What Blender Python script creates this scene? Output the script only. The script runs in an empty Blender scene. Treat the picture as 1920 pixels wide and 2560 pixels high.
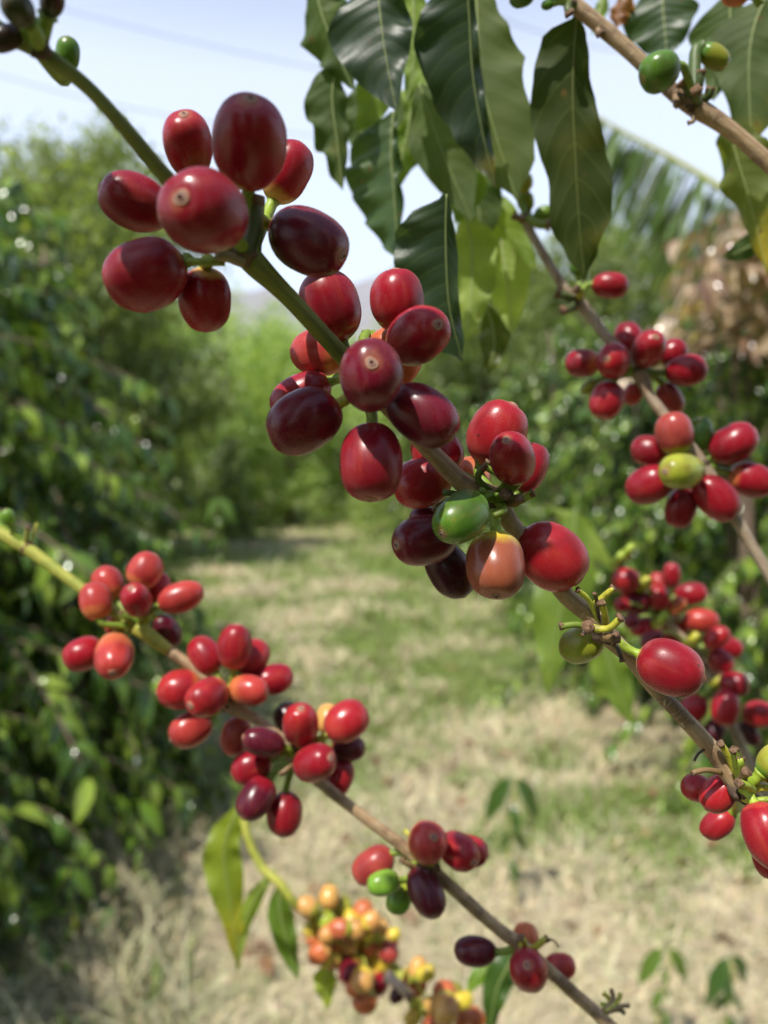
import bpy, bmesh, math, random
import numpy as np
from mathutils import Vector, Matrix, noise as mnoise

random.seed(7); rng = np.random.default_rng(7)
scn = bpy.context.scene
COL = scn.collection
R = math.radians

# ------------------------------------------------------------------ camera
F = 1862.0                       # focal length in pixels of the 1920x2560 photograph
PITCH = R(-3.7); CAMZ = 1.4
cd = bpy.data.cameras.new('camera'); cam = bpy.data.objects.new('camera', cd); COL.objects.link(cam)
cam.location = (0, 0, CAMZ); cam.rotation_euler = (R(90) + PITCH, 0, 0)
cd.sensor_fit = 'VERTICAL'; cd.sensor_height = 36; cd.lens = 36 * F / 2560
cd.clip_start = 0.005; cd.clip_end = 9000
cd.dof.use_dof = True; cd.dof.focus_distance = 0.162; cd.dof.aperture_fstop = cd.lens / 2.5
scn.camera = cam
# ------------------------------------------------------------------ light
SUN = Vector((-0.30, -0.44, 0.85)).normalized()          # towards the sun
w = bpy.data.worlds.new('World'); scn.world = w; w.use_nodes = True
nt = w.node_tree; bg = nt.nodes['Background']
sky = nt.nodes.new('ShaderNodeTexSky'); sky.sky_type = 'NISHITA'; sky.sun_disc = False
sky.sun_elevation = math.asin(SUN.z); sky.sun_rotation = math.atan2(SUN.x, SUN.y)
sky.air_density = 1.0; sky.dust_density = 1.0; sky.ozone_density = 1.6; sky.altitude = 200
# thin bright humid haze over the whole sky, densest towards the horizon
tcw = nt.nodes.new('ShaderNodeTexCoord'); sxw = nt.nodes.new('ShaderNodeSeparateXYZ'); nt.links.new(tcw.outputs['Generated'], sxw.inputs[0])
rmp = nt.nodes.new('ShaderNodeValToRGB'); nt.links.new(sxw.outputs[2], rmp.inputs[0]); er = rmp.color_ramp.elements
er[0].position = 0.0; er[0].color = (.93, .94, 1.0, 1); er[1].position = 1.0; er[1].color = (.02, .025, .03, 1)
for p_, c_ in ((.15, (.98, .99, 1.05, 1)), (.44, (.98, 1.0, 1.10, 1)), (.60, (.12, .13, .16, 1))): x_ = er.new(p_); x_.color = c_
vsc = nt.nodes.new('ShaderNodeVectorMath'); vsc.operation = 'SCALE'; nt.links.new(rmp.outputs[0], vsc.inputs[0]); vsc.inputs[3].default_value = 4.1
vad = nt.nodes.new('ShaderNodeVectorMath'); vad.operation = 'ADD'; nt.links.new(sky.outputs[0], vad.inputs[0]); nt.links.new(vsc.outputs[0], vad.inputs[1])
nt.links.new(vad.outputs[0], bg.inputs[0]); bg.inputs[1].default_value = 0.13
sl = bpy.data.lights.new('sun', 'SUN'); sl.energy = 5.0; sl.angle = R(0.53); sl.color = (1.0, 0.95, 0.87)
so = bpy.data.objects.new('sun', sl); COL.objects.link(so)
so.rotation_euler = SUN.to_track_quat('Z', 'Y').to_euler()
scn.view_settings.view_transform = 'Standard'; scn.view_settings.look = 'None'
scn.view_settings.exposure = 0.34; scn.view_settings.gamma = 1.0
scn.cycles.max_bounces = 6; scn.cycles.diffuse_bounces = 3; scn.cycles.glossy_bounces = 2
scn.cycles.transmission_bounces = 3; scn.cycles.use_denoising = True
scn.cycles.caustics_reflective = False; scn.cycles.caustics_refractive = False
scn.cycles.sample_clamp_indirect = 4.0

# ------------------------------------------------------------------ helpers
CAM = Vector((0, 0, CAMZ)); FW = Vector((0, math.cos(PITCH), math.sin(PITCH)))
UP = Vector((0, -math.sin(PITCH), math.cos(PITCH))); RT = Vector((1, 0, 0))
def P(u, v, d):
    """point seen at photo pixel (u, v), d metres in front of the camera"""
    u, v, d = float(u), float(v), float(d)
    return CAM + d * ((u - 960) / F * RT - (v - 1280) / F * UP + FW)
def link(o, parent=None):
    COL.objects.link(o)
    if parent is not None: o.parent = parent
    return o
def tag(o, label=None, cat=None, group=None, kind=None):
    if label: o['label'] = label
    if cat: o['category'] = cat
    if group: o['group'] = group
    if kind: o['kind'] = kind
    return o
def empty(name, loc, label, cat, group=None):
    o = bpy.data.objects.new(name, None); o.location = loc; o.empty_display_size = 0.01
    link(o); return tag(o, label, cat, group)
class MB:
    def __init__(s): s.v = []; s.f = []; s.uv = []; s.c = []
    def add(s, vs, fs, uvs=None, cols=None):
        n = len(s.v); s.v += [tuple(x) for x in vs]; s.f += [tuple(i + n for i in f) for f in fs]
        s.uv += list(uvs) if uvs is not None else [(0, 0)] * len(vs)
        s.c += list(cols) if cols is not None else [(1, 1, 1)] * len(vs)
    def tube(s, pts, rad, n=12, cap=True, wob=0.0, seed=0):
        pts = [Vector(p) for p in pts]; m = len(pts); vs = []; uvs = []
        t0 = (pts[1] - pts[0]).normalized(); ref = Vector((0, 0, 1)) if abs(t0.z) < .9 else Vector((1, 0, 0))
        nx = t0.cross(ref).normalized()
        L = 0
        for i, p in enumerate(pts):
            t = (pts[min(i + 1, m - 1)] - pts[max(i - 1, 0)]).normalized()
            nx = (nx - t * nx.dot(t)).normalized(); ny = t.cross(nx)
            if i: L += (p - pts[i - 1]).length
            for k in range(n):
                a = 2 * math.pi * k / n; q = nx * math.cos(a) + ny * math.sin(a)
                r = rad[i]
                if wob: r *= 1 + wob * mnoise.noise(Vector((q.x * 1.5 + seed, q.y * 1.5, q.z * 1.5 + L * 120)))
                vs.append(p + q * r); uvs.append((k / n, L * 100))
        fs = [(i * n + k, i * n + (k + 1) % n, (i + 1) * n + (k + 1) % n, (i + 1) * n + k) for i in range(m - 1) for k in range(n)]
        if cap:
            vs += [pts[0] - (pts[1] - pts[0]).normalized() * rad[0] * .25, pts[-1] + (pts[-1] - pts[-2]).normalized() * rad[-1] * .25]
            uvs += [(0, 0), (0, L * 100)]
            a, b = len(vs) - 2, len(vs) - 1
            fs += [(a, (k + 1) % n, k) for k in range(n)] + [(b, (m - 1) * n + k, (m - 1) * n + (k + 1) % n) for k in range(n)]
        s.add(vs, fs, uvs)
    def mesh(s, name, mat, smooth=True):
        me = bpy.data.meshes.new(name); me.from_pydata(s.v, [], s.f)
        if s.uv:
            ul = me.uv_layers.new(name='uv'); li = np.empty(len(me.loops), np.int32); me.loops.foreach_get('vertex_index', li)
            ul.data.foreach_set('uv', np.array(s.uv, np.float32)[li].ravel())
            ca = me.color_attributes.new('tint', 'FLOAT_COLOR', 'POINT')
            c = np.ones((len(s.v), 4), np.float32); c[:, :3] = np.array(s.c, np.float32); ca.data.foreach_set('color', c.ravel())
        if smooth: me.polygons.foreach_set('use_smooth', [True] * len(me.polygons))
        me.materials.append(mat); me.update(); return me
    def build(s, name, mat, parent=None, smooth=True, keep_world=True):
        me = s.mesh(name, mat, smooth); o = bpy.data.objects.new(name, me); link(o, parent)
        if parent is not None and keep_world: o.matrix_parent_inverse = Matrix.Translation(parent.location).inverted()
        return o
def crom(pts, per=8):
    """Catmull-Rom through tuples of equal length"""
    pts = [np.array(p, float) for p in pts]; q = [2 * pts[0] - pts[1]] + pts + [2 * pts[-1] - pts[-2]]; out = []
    for i in range(1, len(q) - 2):
        a, b, c, d = q[i - 1], q[i], q[i + 1], q[i + 2]
        for k in range(per):
            t = k / per; out.append(.5 * (2 * b + (c - a) * t + (2 * a - 5 * b + 4 * c - d) * t * t + (3 * b - a - 3 * c + d) * t ** 3))
    out.append(pts[-1]); return out

# ------------------------------------------------------------------ materials
def mat(name):
    m = bpy.data.materials.new(name); m.use_nodes = True; n = m.node_tree.nodes; l = m.node_tree.links
    return m, n, l, n['Principled BSDF']
def N(n, t, **kw):
    x = n.new(t)
    for k, v in kw.items():
        if k.startswith('i_'): x.inputs[k[2:].replace('_', ' ')].default_value = v
        else: setattr(x, k, v)
    return x
def mixc(n, l, fac, a, b, blend='MIX'):
    x = n.new('ShaderNodeMix'); x.data_type = 'RGBA'; x.blend_type = blend; x.clamp_factor = True
    for s, val in ((x.inputs[0], fac), (x.inputs[6], a), (x.inputs[7], b)):
        if hasattr(val, 'is_linked') or hasattr(val, 'links'): l.new(val, s)
        elif isinstance(val, (int, float)): s.default_value = val
        else: s.default_value = (*val, 1)
    return x.outputs[2]
def mrange(n, l, val, a, b, c=0., d=1., smooth=True):
    x = n.new('ShaderNodeMapRange'); x.interpolation_type = 'SMOOTHSTEP' if smooth else 'LINEAR'
    l.new(val, x.inputs[0])
    for i, q in enumerate((a, b, c, d)): x.inputs[i + 1].default_value = q
    return x.outputs[0]
def math2(n, l, op, a, b=None):
    x = n.new('ShaderNodeMath'); x.operation = op
    for i, q in enumerate((a, b)):
        if q is None: continue
        if isinstance(q, (int, float)): x.inputs[i].default_value = q
        else: l.new(q, x.inputs[i])
    return x.outputs[0]

def m_cherry():
    m, n, l, b = mat('cherry_skin')
    tc = N(n, 'ShaderNodeTexCoord'); oi = N(n, 'ShaderNodeObjectInfo')
    a2 = N(n, 'ShaderNodeAttribute', attribute_type='OBJECT', attribute_name='base_pigment')
    ae = N(n, 'ShaderNodeAttribute', attribute_type='OBJECT', attribute_name='base_extent')
    sx = N(n, 'ShaderNodeSeparateXYZ'); l.new(tc.outputs['Generated'], sx.inputs[0]); gz = sx.outputs[2]
    addv = N(n, 'ShaderNodeVectorMath', operation='ADD'); l.new(tc.outputs['Object'], addv.inputs[0])
    cmb = N(n, 'ShaderNodeCombineXYZ'); l.new(oi.outputs['Random'], cmb.inputs[0]); l.new(oi.outputs['Random'], cmb.inputs[1]); l.new(cmb.outputs[0], addv.inputs[1])
    mp = N(n, 'ShaderNodeMapping'); l.new(addv.outputs[0], mp.inputs[0]); mp.inputs[3].default_value = (420, 420, 60)
    ns = N(n, 'ShaderNodeTexNoise', i_Scale=1.0, i_Detail=4.0, i_Roughness=.6); l.new(mp.outputs[0], ns.inputs[0])       # streaks along the fruit
    nb = N(n, 'ShaderNodeTexNoise', i_Scale=110.0, i_Detail=3.0); l.new(addv.outputs[0], nb.inputs[0])                      # blotches
    nf = N(n, 'ShaderNodeTexNoise', i_Scale=2600.0, i_Detail=2.0); l.new(addv.outputs[0], nf.inputs[0])                   # fine bloom
    dark = mixc(n, l, .55, oi.outputs['Color'], (.06, .004, .012))
    dark2 = mixc(n, l, 1.0, oi.outputs['Color'], (.68, .55, .65), 'MULTIPLY')
    c = mixc(n, l, mrange(n, l, nb.outputs[0], .42, .68), oi.outputs['Color'], dark2)
    lite = mixc(n, l, .22, oi.outputs['Color'], (.75, .22, .08))
    c = mixc(n, l, mrange(n, l, ns.outputs[0], .50, .76, 0, .5), c, lite)
    # pigment near the stalk
    g2 = math2(n, l, 'ADD', gz, math2(n, l, 'MULTIPLY', math2(n, l, 'SUBTRACT', nb.outputs[0], .5), .35))
    e0 = math2(n, l, 'DIVIDE', g2, math2(n, l, 'MAXIMUM', ae.outputs['Fac'], .01))
    c = mixc(n, l, mrange(n, l, e0, .35, 1.0, 1., 0.), c, a2.outputs['Color'])
    # pale skin round the navel
    c = mixc(n, l, mrange(n, l, gz, .984, .998, 0, .30), c, (.46, .20, .08))
    # lenticels and specks
    vo = N(n, 'ShaderNodeTexVoronoi', i_Scale=900.0); l.new(addv.outputs[0], vo.inputs[0])
    c = mixc(n, l, mrange(n, l, vo.outputs['Distance'], .06, .14, .14, 0.), c, (.55, .28, .16))
    vs = N(n, 'ShaderNodeTexVoronoi', i_Scale=170.0); l.new(addv.outputs[0], vs.inputs[0])
    c = mixc(n, l, mrange(n, l, vs.outputs['Distance'], .04, .085, .75, 0.), c, (.04, .015, .01))
    l.new(c, b.inputs['Base Color'])
    b.inputs['Roughness'].default_value = .36
    l.new(math2(n, l, 'ADD', mrange(n, l, nf.outputs[0], .3, .7, .0, .10), mrange(n, l, nb.outputs[0], .35, .7, .20, .33)), b.inputs['Roughness'])
    b.inputs['Specular IOR Level'].default_value = .38
    b.inputs['Subsurface Weight'].default_value = .12; b.inputs['Subsurface Radius'].default_value = (1, .25, .12); b.inputs['Subsurface Scale'].default_value = .0015
    b.inputs['Sheen Weight'].default_value = .05
    bp = N(n, 'ShaderNodeBump', i_Strength=.10, i_Distance=.0004); l.new(nb.outputs[0], bp.inputs['Height'])
    bp2 = N(n, 'ShaderNodeBump', i_Strength=.06, i_Distance=.0001); l.new(nf.outputs[0], bp2.inputs['Height']); l.new(bp.outputs[0], bp2.inputs['Normal'])
    l.new(bp2.outputs[0], b.inputs['Normal'])
    return m
def m_navel():
    m, n, l, b = mat('navel_scar')
    at = N(n, 'ShaderNodeUVMap', uv_map='uv'); sx = N(n, 'ShaderNodeSeparateXYZ'); l.new(at.outputs[0], sx.inputs[0])
    oi = N(n, 'ShaderNodeAttribute', attribute_type='OBJECT', attribute_name='skin'); tc = N(n, 'ShaderNodeTexCoord')
    nz = N(n, 'ShaderNodeTexNoise', i_Scale=2200.0, i_Detail=3.0); l.new(tc.outputs['Object'], nz.inputs[0])
    r = math2(n, l, 'ADD', sx.outputs[0], math2(n, l, 'MULTIPLY', math2(n, l, 'SUBTRACT', nz.outputs[0], .5), .16))
    cr = N(n, 'ShaderNodeValToRGB'); l.new(r, cr.inputs[0]); e = cr.color_ramp.elements
    e[0].position = .0; e[0].color = (.015, .008, .006, 1); e[1].position = 1; e[1].color = (.42, .2, .11, 1)
    for p, c in ((.16, (.03, .015, .01, 1)), (.24, (.16, .07, .05, 1)), (.38, (.50, .33, .26, 1)), (.49, (.05, .018, .012, 1)), (.62, (.48, .28, .18, 1)), (.8, (.30, .12, .07, 1))):
        x = e.new(p); x.color = c
    c = mixc(n, l, mrange(n, l, r, .68, .98, .10, 1.0), cr.outputs[0], oi.outputs['Color'])
    l.new(c, b.inputs['Base Color']); b.inputs['Roughness'].default_value = .62
    return m
def m_stalk():
    m, n, l, b = mat('stalk_skin')
    uv = N(n, 'ShaderNodeUVMap', uv_map='uv'); oi = N(n, 'ShaderNodeObjectInfo'); tc = N(n, 'ShaderNodeTexCoord')
    nz = N(n, 'ShaderNodeTexNoise', i_Scale=700.0, i_Detail=4.0); l.new(tc.outputs['Object'], nz.inputs[0])
    c = mixc(n, l, mrange(n, l, nz.outputs[0], .45, .75, 0, .6), oi.outputs['Color'], (.10, .075, .02))
    l.new(c, b.inputs['Base Color']); b.inputs['Roughness'].default_value = .5
    bp = N(n, 'ShaderNodeBump', i_Strength=.25, i_Distance=.0003); l.new(nz.outputs[0], bp.inputs['Height']); l.new(bp.outputs[0], b.inputs['Normal'])
    return m
def m_bark(name, c1, c2, c3, crack=.8):
    m, n, l, b = mat(name)
    uv = N(n, 'ShaderNodeUVMap', uv_map='uv'); tc = N(n, 'ShaderNodeTexCoord')
    mp = N(n, 'ShaderNodeMapping'); l.new(uv.outputs[0], mp.inputs[0]); mp.inputs[3].default_value = (9, 1.6, 1)
    nz = N(n, 'ShaderNodeTexNoise', i_Scale=1.6, i_Detail=6.0, i_Roughness=.65); l.new(mp.outputs[0], nz.inputs[0])
    nl = N(n, 'ShaderNodeTexNoise', i_Scale=160.0, i_Detail=3.0); l.new(tc.outputs['Object'], nl.inputs[0])
    c = mixc(n, l, mrange(n, l, nz.outputs[0], .35, .7), c1, c2)
    c = mixc(n, l, mrange(n, l, nl.outputs[0], .48, .66), c, c3)
    mp2 = N(n, 'ShaderNodeMapping'); l.new(uv.outputs[0], mp2.inputs[0]); mp2.inputs[3].default_value = (1.3, 9.0, 1)
    vo = N(n, 'ShaderNodeTexVoronoi', i_Scale=1.0, feature='DISTANCE_TO_EDGE'); l.new(mp2.outputs[0], vo.inputs[0])
    ck = mrange(n, l, vo.outputs['Distance'], .0, .035, crack, 0.)
    ck = math2(n, l, 'MULTIPLY', ck, mrange(n, l, nl.outputs[0], .40, .62))
    c = mixc(n, l, ck, c, (.55, .46, .34))
    l.new(c, b.inputs['Base Color']); b.inputs['Roughness'].default_value = .62
    h = math2(n, l, 'ADD', nz.outputs[0], math2(n, l, 'MULTIPLY', ck, .5))
    bp = N(n, 'ShaderNodeBump', i_Strength=.8, i_Distance=.0006); l.new(h, bp.inputs['Height']); l.new(bp.outputs[0], b.inputs['Normal'])
    return m
def m_leaf(name, translucent=.38, rough=.42, veins=True, use_tint=False, spec=.5):
    m, n, l, b = mat(name)
    uv = N(n, 'ShaderNodeUVMap', uv_map='uv'); sx = N(n, 'ShaderNodeSeparateXYZ'); l.new(uv.outputs[0], sx.inputs[0])
    oi = N(n, 'ShaderNodeObjectInfo'); tc = N(n, 'ShaderNodeTexCoord'); geo = N(n, 'ShaderNodeNewGeometry')
    if use_tint:
        at = N(n, 'ShaderNodeVertexColor', layer_name='tint')
        col = mixc(n, l, 1.0, oi.outputs['Color'], at.outputs[0], 'MULTIPLY')
    else: col = oi.outputs['Color']
    hgt = None
    if veins:
        ax = math2(n, l, 'ABSOLUTE', sx.outputs[0])
        ph = math2(n, l, 'SUBTRACT', math2(n, l, 'MULTIPLY', sx.outputs[1], 10.0), math2(n, l, 'MULTIPLY', math2(n, l, 'POWER', ax, 1.5), 1.5))
        vf = math2(n, l, 'ABSOLUTE', math2(n, l, 'SUBTRACT', math2(n, l, 'FRACT', ph), .5))
        ve = mrange(n, l, vf, .0, .10, 1., 0.)
        nz = N(n, 'ShaderNodeTexNoise', i_Scale=60.0, i_Detail=5.0); l.new(tc.outputs['Object'], nz.inputs[0])
        col0 = col
        col = mixc(n, l, mrange(n, l, nz.outputs[0], .45, .72, 0, .5), col0, mixc(n, l, 1.0, col0, (1.5, 1.35, .8), 'MULTIPLY'))
        col = mixc(n, l, math2(n, l, 'MULTIPLY', ve, .16), col, mixc(n, l, .5, col0, (.3, .36, .12)))
        yp = N(n, 'ShaderNodeAttribute', attribute_type='OBJECT', attribute_name='yellowing')
        nz2 = N(n, 'ShaderNodeTexNoise', i_Scale=45.0, i_Detail=4.0); l.new(tc.outputs['Object'], nz2.inputs[0])
        yl = math2(n, l, 'MULTIPLY', mrange(n, l, math2(n, l, 'ADD', nz2.outputs[0], math2(n, l, 'MULTIPLY', sx.outputs[1], .25)), .66, .86), yp.outputs['Fac'])
        col = mixc(n, l, yl, col, (.42, .30, .02))
        sp = N(n, 'ShaderNodeTexVoronoi', i_Scale=95.0); l.new(tc.outputs['Object'], sp.inputs[0])
        col = mixc(n, l, math2(n, l, 'MULTIPLY', mrange(n, l, sp.outputs['Distance'], .06, .13, .8, 0.), mrange(n, l, nz2.outputs[0], .48, .56)), col, (.13, .07, .025))
        fine = N(n, 'ShaderNodeTexNoise', i_Scale=900.0, i_Detail=3.0); l.new(tc.outputs['Object'], fine.inputs[0])
        hgt = math2(n, l, 'ADD', math2(n, l, 'MULTIPLY', vf, 1.6), math2(n, l, 'MULTIPLY', fine.outputs[0], .25))
    under = mixc(n, l, .16, col, (.12, .16, .06))
    cc = mixc(n, l, geo.outputs['Backfacing'], col, under)
    l.new(cc, b.inputs['Base Color'])
    l.new(mrange(n, l, geo.outputs['Backfacing'], 0, 1, rough, .6), b.inputs['Roughness'])
    l.new(mrange(n, l, geo.outputs['Backfacing'], 0, 1, spec, .22), b.inputs['Specular IOR Level'])
    if hgt is not None:
        bp = N(n, 'ShaderNodeBump', i_Strength=.22, i_Distance=.0008); l.new(hgt, bp.inputs['Height']); l.new(bp.outputs[0], b.inputs['Normal'])
    tr = N(n, 'ShaderNodeBsdfTranslucent'); l.new(mixc(n, l, 1.0, col, (2.2, 2.2, .7), 'MULTIPLY'), tr.inputs[0])
    mx = N(n, 'ShaderNodeMixShader'); mx.inputs[0].default_value = translucent
    l.new(b.outputs[0], mx.inputs[1]); l.new(tr.outputs[0], mx.inputs[2])
    l.new(mx.outputs[0], n['Material Output'].inputs[0])
    return m
def m_plain(name, c, rough=.7, sc=40, var=.35):
    m, n, l, b = mat(name); tc = N(n, 'ShaderNodeTexCoord')
    nz = N(n, 'ShaderNodeTexNoise', i_Scale=sc, i_Detail=5.0); l.new(tc.outputs['Object'], nz.inputs[0])
    l.new(mixc(n, l, nz.outputs[0], [x * (1 - var) for x in c], [min(1, x * (1 + var)) for x in c]), b.inputs['Base Color'])
    b.inputs['Roughness'].default_value = rough
    return m
def m_objcol(name, rough=.6):
    m, n, l, b = mat(name); oi = N(n, 'ShaderNodeObjectInfo'); l.new(oi.outputs['Color'], b.inputs['Base Color']); b.inputs['Roughness'].default_value = rough
    return m
M_CHERRY, M_NAVEL, M_STALK = m_cherry(), m_navel(), m_stalk()
M_GREEN = m_bark('green_stem', (.18, .20, .022), (.23, .25, .03), (.14, .17, .018), .0)
M_GREENL = m_bark('yellow_green_stem', (.36, .36, .05), (.42, .42, .06), (.28, .32, .04), .0)
M_BARK = m_bark('brown_bark', (.33, .21, .105), (.46, .33, .185), (.22, .13, .065), .9)
M_BARKG = m_bark('grey_bark', (.32, .24, .16), (.42, .33, .23), (.26, .17, .10), .4)
M_KNOT = m_plain('knot_bark', (.09, .055, .035), .8, 500, .7)
M_DRY = m_plain('dry_tip', (.17, .095, .05), .8, 900, .6)
M_LEAF = m_leaf('leaf_blade'); M_SHRUB = m_leaf('shrub_leaves', .24, .18, False, True); M_TREE = m_leaf('tree_leaves', .42, .5, False, True)
M_RIB = m_objcol('leaf_rib', .5)
M_TRUNK = m_plain('trunk_bark', (.17, .12, .085), .85, 14, .5)

# ------------------------------------------------------------------ cherries
PAL = dict(crimson=(.31, .007, .017), deep=(.255, .005, .015), purple=(.14, .004, .015), plum=(.095, .005, .016), black=(.05, .004, .01), red=(.36, .013, .019),
           scarlet=(.43, .042, .034), orange=(.55, .15, .05), amber=(.60, .33, .09), yellow=(.62, .48, .05), lime=(.33, .38, .035),
           green=(.085, .20, .016), leafgreen=(.17, .36, .03), olive=(.24, .27, .02), blush=(.30, .075, .035), dullred=(.36, .05, .04), brown=(.045, .022, .012), shaded_olive=(.035, .042, .012))  # last two pigments are darkened, painting in the top corner's shade
def cherry_mesh(L, rx, ry, seed):
    n, m = 32, 22; vs = []; fs = []; e = 2 / 2.2
    for j in range(m + 1):
        ph = math.pi * j / m; s, c = math.sin(ph), math.cos(ph)
        rr = abs(s) ** e; z = -L * math.copysign(abs(c) ** e, c)
        if j in (0, m): ring = 1
        else: ring = n
        for k in range(ring):
            a = 2 * math.pi * k / n
            x, y = math.cos(a) * rr * rx, math.sin(a) * rr * ry
            q = Vector((x / rx, y / ry, z / L)); d = 1 + .06 * mnoise.noise(q * .9 + Vector((seed * 3.1, seed, 0))) + .012 * mnoise.noise(q * 2.4 + Vector((seed, 0, seed)))
            d *= 1 - .022 * math.exp(-(math.sin(a) / .22) ** 2) * rr          # the shallow seam between the two seeds
            zz = z
            if z > .90 * L: zz = L * (.90 + (z / L - .90) * .62)                 # blunt navel end
            vs.append((x * d, y * d, zz * d))
    idx = lambda j, k: 0 if j == 0 else (1 + (m - 1) * n if j == m else 1 + (j - 1) * n + k % n)
    for j in range(m):
        for k in range(n):
            if j == 0: fs.append((0, idx(1, k + 1), idx(1, k)))
            elif j == m - 1: fs.append((idx(j, k), idx(j, k + 1), idx(m, 0)))
            else: fs.append((idx(j, k), idx(j, k + 1), idx(j + 1, k + 1), idx(j + 1, k)))
    return vs, fs
def cherry(node, u, v, a, b, ang, tilt, dz, col, label, base='same', ext=.14, group=None, navel=True, stalk=True, scol=(.20, .30, .03), ang2=90, srad=.0011, to=None, name='coffee_cherry'):
    nu, nv, nd = node; d = nd + dz / 1000.; c = P(u, v, d)
    wv = (c - CAM).normalized(); rt = (RT - wv * RT.dot(wv)).normalized(); up = rt.cross(wv)
    th2 = ((u - 960) ** 2 + (v - 1280) ** 2) / F ** 2; cth = 1 / math.sqrt(1 + th2); rad_ = math.atan2(-(v - 1280), u - 960)   # off-axis stretch of the wide lens
    ea = R(ang2) if abs(tilt) >= 58 else R(ang)
    a *= 1 - (1 - cth) * math.cos(ea - rad_) ** 2; b *= 1 - (1 - cth) * math.sin(ea - rad_) ** 2
    k = d / F; A, B = a * k, b * k; t = R(tilt); an = R(ang)
    ax = (rt * math.cos(an) + up * math.sin(an)) * math.cos(t) - wv * math.sin(t)
    if abs(tilt) >= 58:
        L = .5 * (A + B) * 1.10; e = R(ang2); X = rt * math.cos(e) + up * math.sin(e); X = (X - ax * X.dot(ax)).normalized(); rx, ry = A, B
    else:
        L = math.sqrt(max(A * A - (B * math.sin(t)) ** 2, (.9 * B) ** 2)) / math.cos(t); L = min(max(L, B * .98), B * 1.5)
        X = wv.cross(ax).normalized(); rx, ry = B, B * .95
    Y = ax.cross(X)
    seed = (u * 13.7 + v * 7.3) % 100
    vs, fs = cherry_mesh(L, rx, ry, seed)
    me = bpy.data.meshes.new(name); me.from_pydata(vs, [], fs); me.polygons.foreach_set('use_smooth', [True] * len(fs)); me.materials.append(M_CHERRY)
    o = bpy.data.objects.new(name, me); M = Matrix((X, Y, ax)).transposed().to_4x4(); M.translation = c; o.matrix_world = M
    o.rotation_mode = 'QUATERNION'; o.matrix_world = M
    link(o); tag(o, label, 'cherry', group)
    pc = PAL[col]; jit = [1 + .10 * (random.random() - .5) for _ in range(3)]; pc = tuple(p * j for p, j in zip(pc, jit))
    o.color = (*pc, 1); bp = PAL[base] if base in PAL else tuple(.75 * p + .25 * q for p, q in zip(pc, PAL['scarlet']))
    o['base_pigment'] = [float(x) for x in bp]; o['base_extent'] = float(ext)
    if navel and tilt > -25:
        mb = MB(); nr = 18; S = .25 * min(rx, ry)
        prof = [(0, -.0003), (.12, -.0002), (.2, .00002), (.3, .00024), (.42, .00018), (.5, .00002), (.6, .00016), (.8, .00010), (1.0, -.00012)]
        ztop = L * (.90 + .1 * .62) * (1 + .045 * mnoise.noise(Vector((seed * 3.1, seed, 1)) + Vector((0, 0, -.1))) + .012 * mnoise.noise(Vector((seed, 0, 2.4 + seed))))
        e = 2 / 2.2; vv = []; uu = []
        for pr, h in prof:
            rr = pr * S; x = rr / (.5 * (rx + ry)); s = min(1, x) ** (1 / e); cc = math.sqrt(max(0, 1 - s * s)) ** e
            zz = L * cc; zz = L * (.90 + (zz / L - .90) * .62) if zz > .9 * L else zz
            dd = ztop / (L * .962)
            for q in range(nr):
                th = 2 * math.pi * q / nr; wob = 1 + .10 * math.sin(2 * th + seed) + .06 * math.sin(3 * th + 2 * seed)
                vv.append((rr * wob * math.cos(th), rr * wob * math.sin(th), zz * dd + 1.6 * h * (S / .0016))); uu.append((pr, 0))
        ff = [(i * nr + q, i * nr + (q + 1) % nr, (i + 1) * nr + (q + 1) % nr, (i + 1) * nr + q) for i in range(len(prof) - 1) for q in range(nr)]
        ff = [f[::-1] for f in ff]
        mb.add(vv, ff, uu); no = mb.build('navel', M_NAVEL, o, keep_world=False); no['skin'] = [float(.8 * x + .2 * y) for x, y in zip(pc, (.5, .25, .1))]
    if stalk:
        tgt = P(*to) if to else P(nu, nv, nd)
        s0 = Vector((0, 0, -L * .94)); Mi = M.inverted(); e1 = Mi @ tgt
        dist = (e1 - s0).length; mid = s0 + Vector((0, 0, -1)) * min(dist * .4, .003)
        pts = crom([s0, mid * .6 + (s0 + (e1 - s0) * .4) * .4, e1], 5)
        mb = MB(); m_ = len(pts)
        mb.tube([Vector(p) for p in pts], [srad * (1.5 if i == 0 else 1.15 if i == 1 else 1.0 + .25 * i / m_) for i in range(m_)], 9)
        st = mb.build('stalk', M_STALK, o, keep_world=False); st.color = (*scol, 1)
    return o

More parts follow.
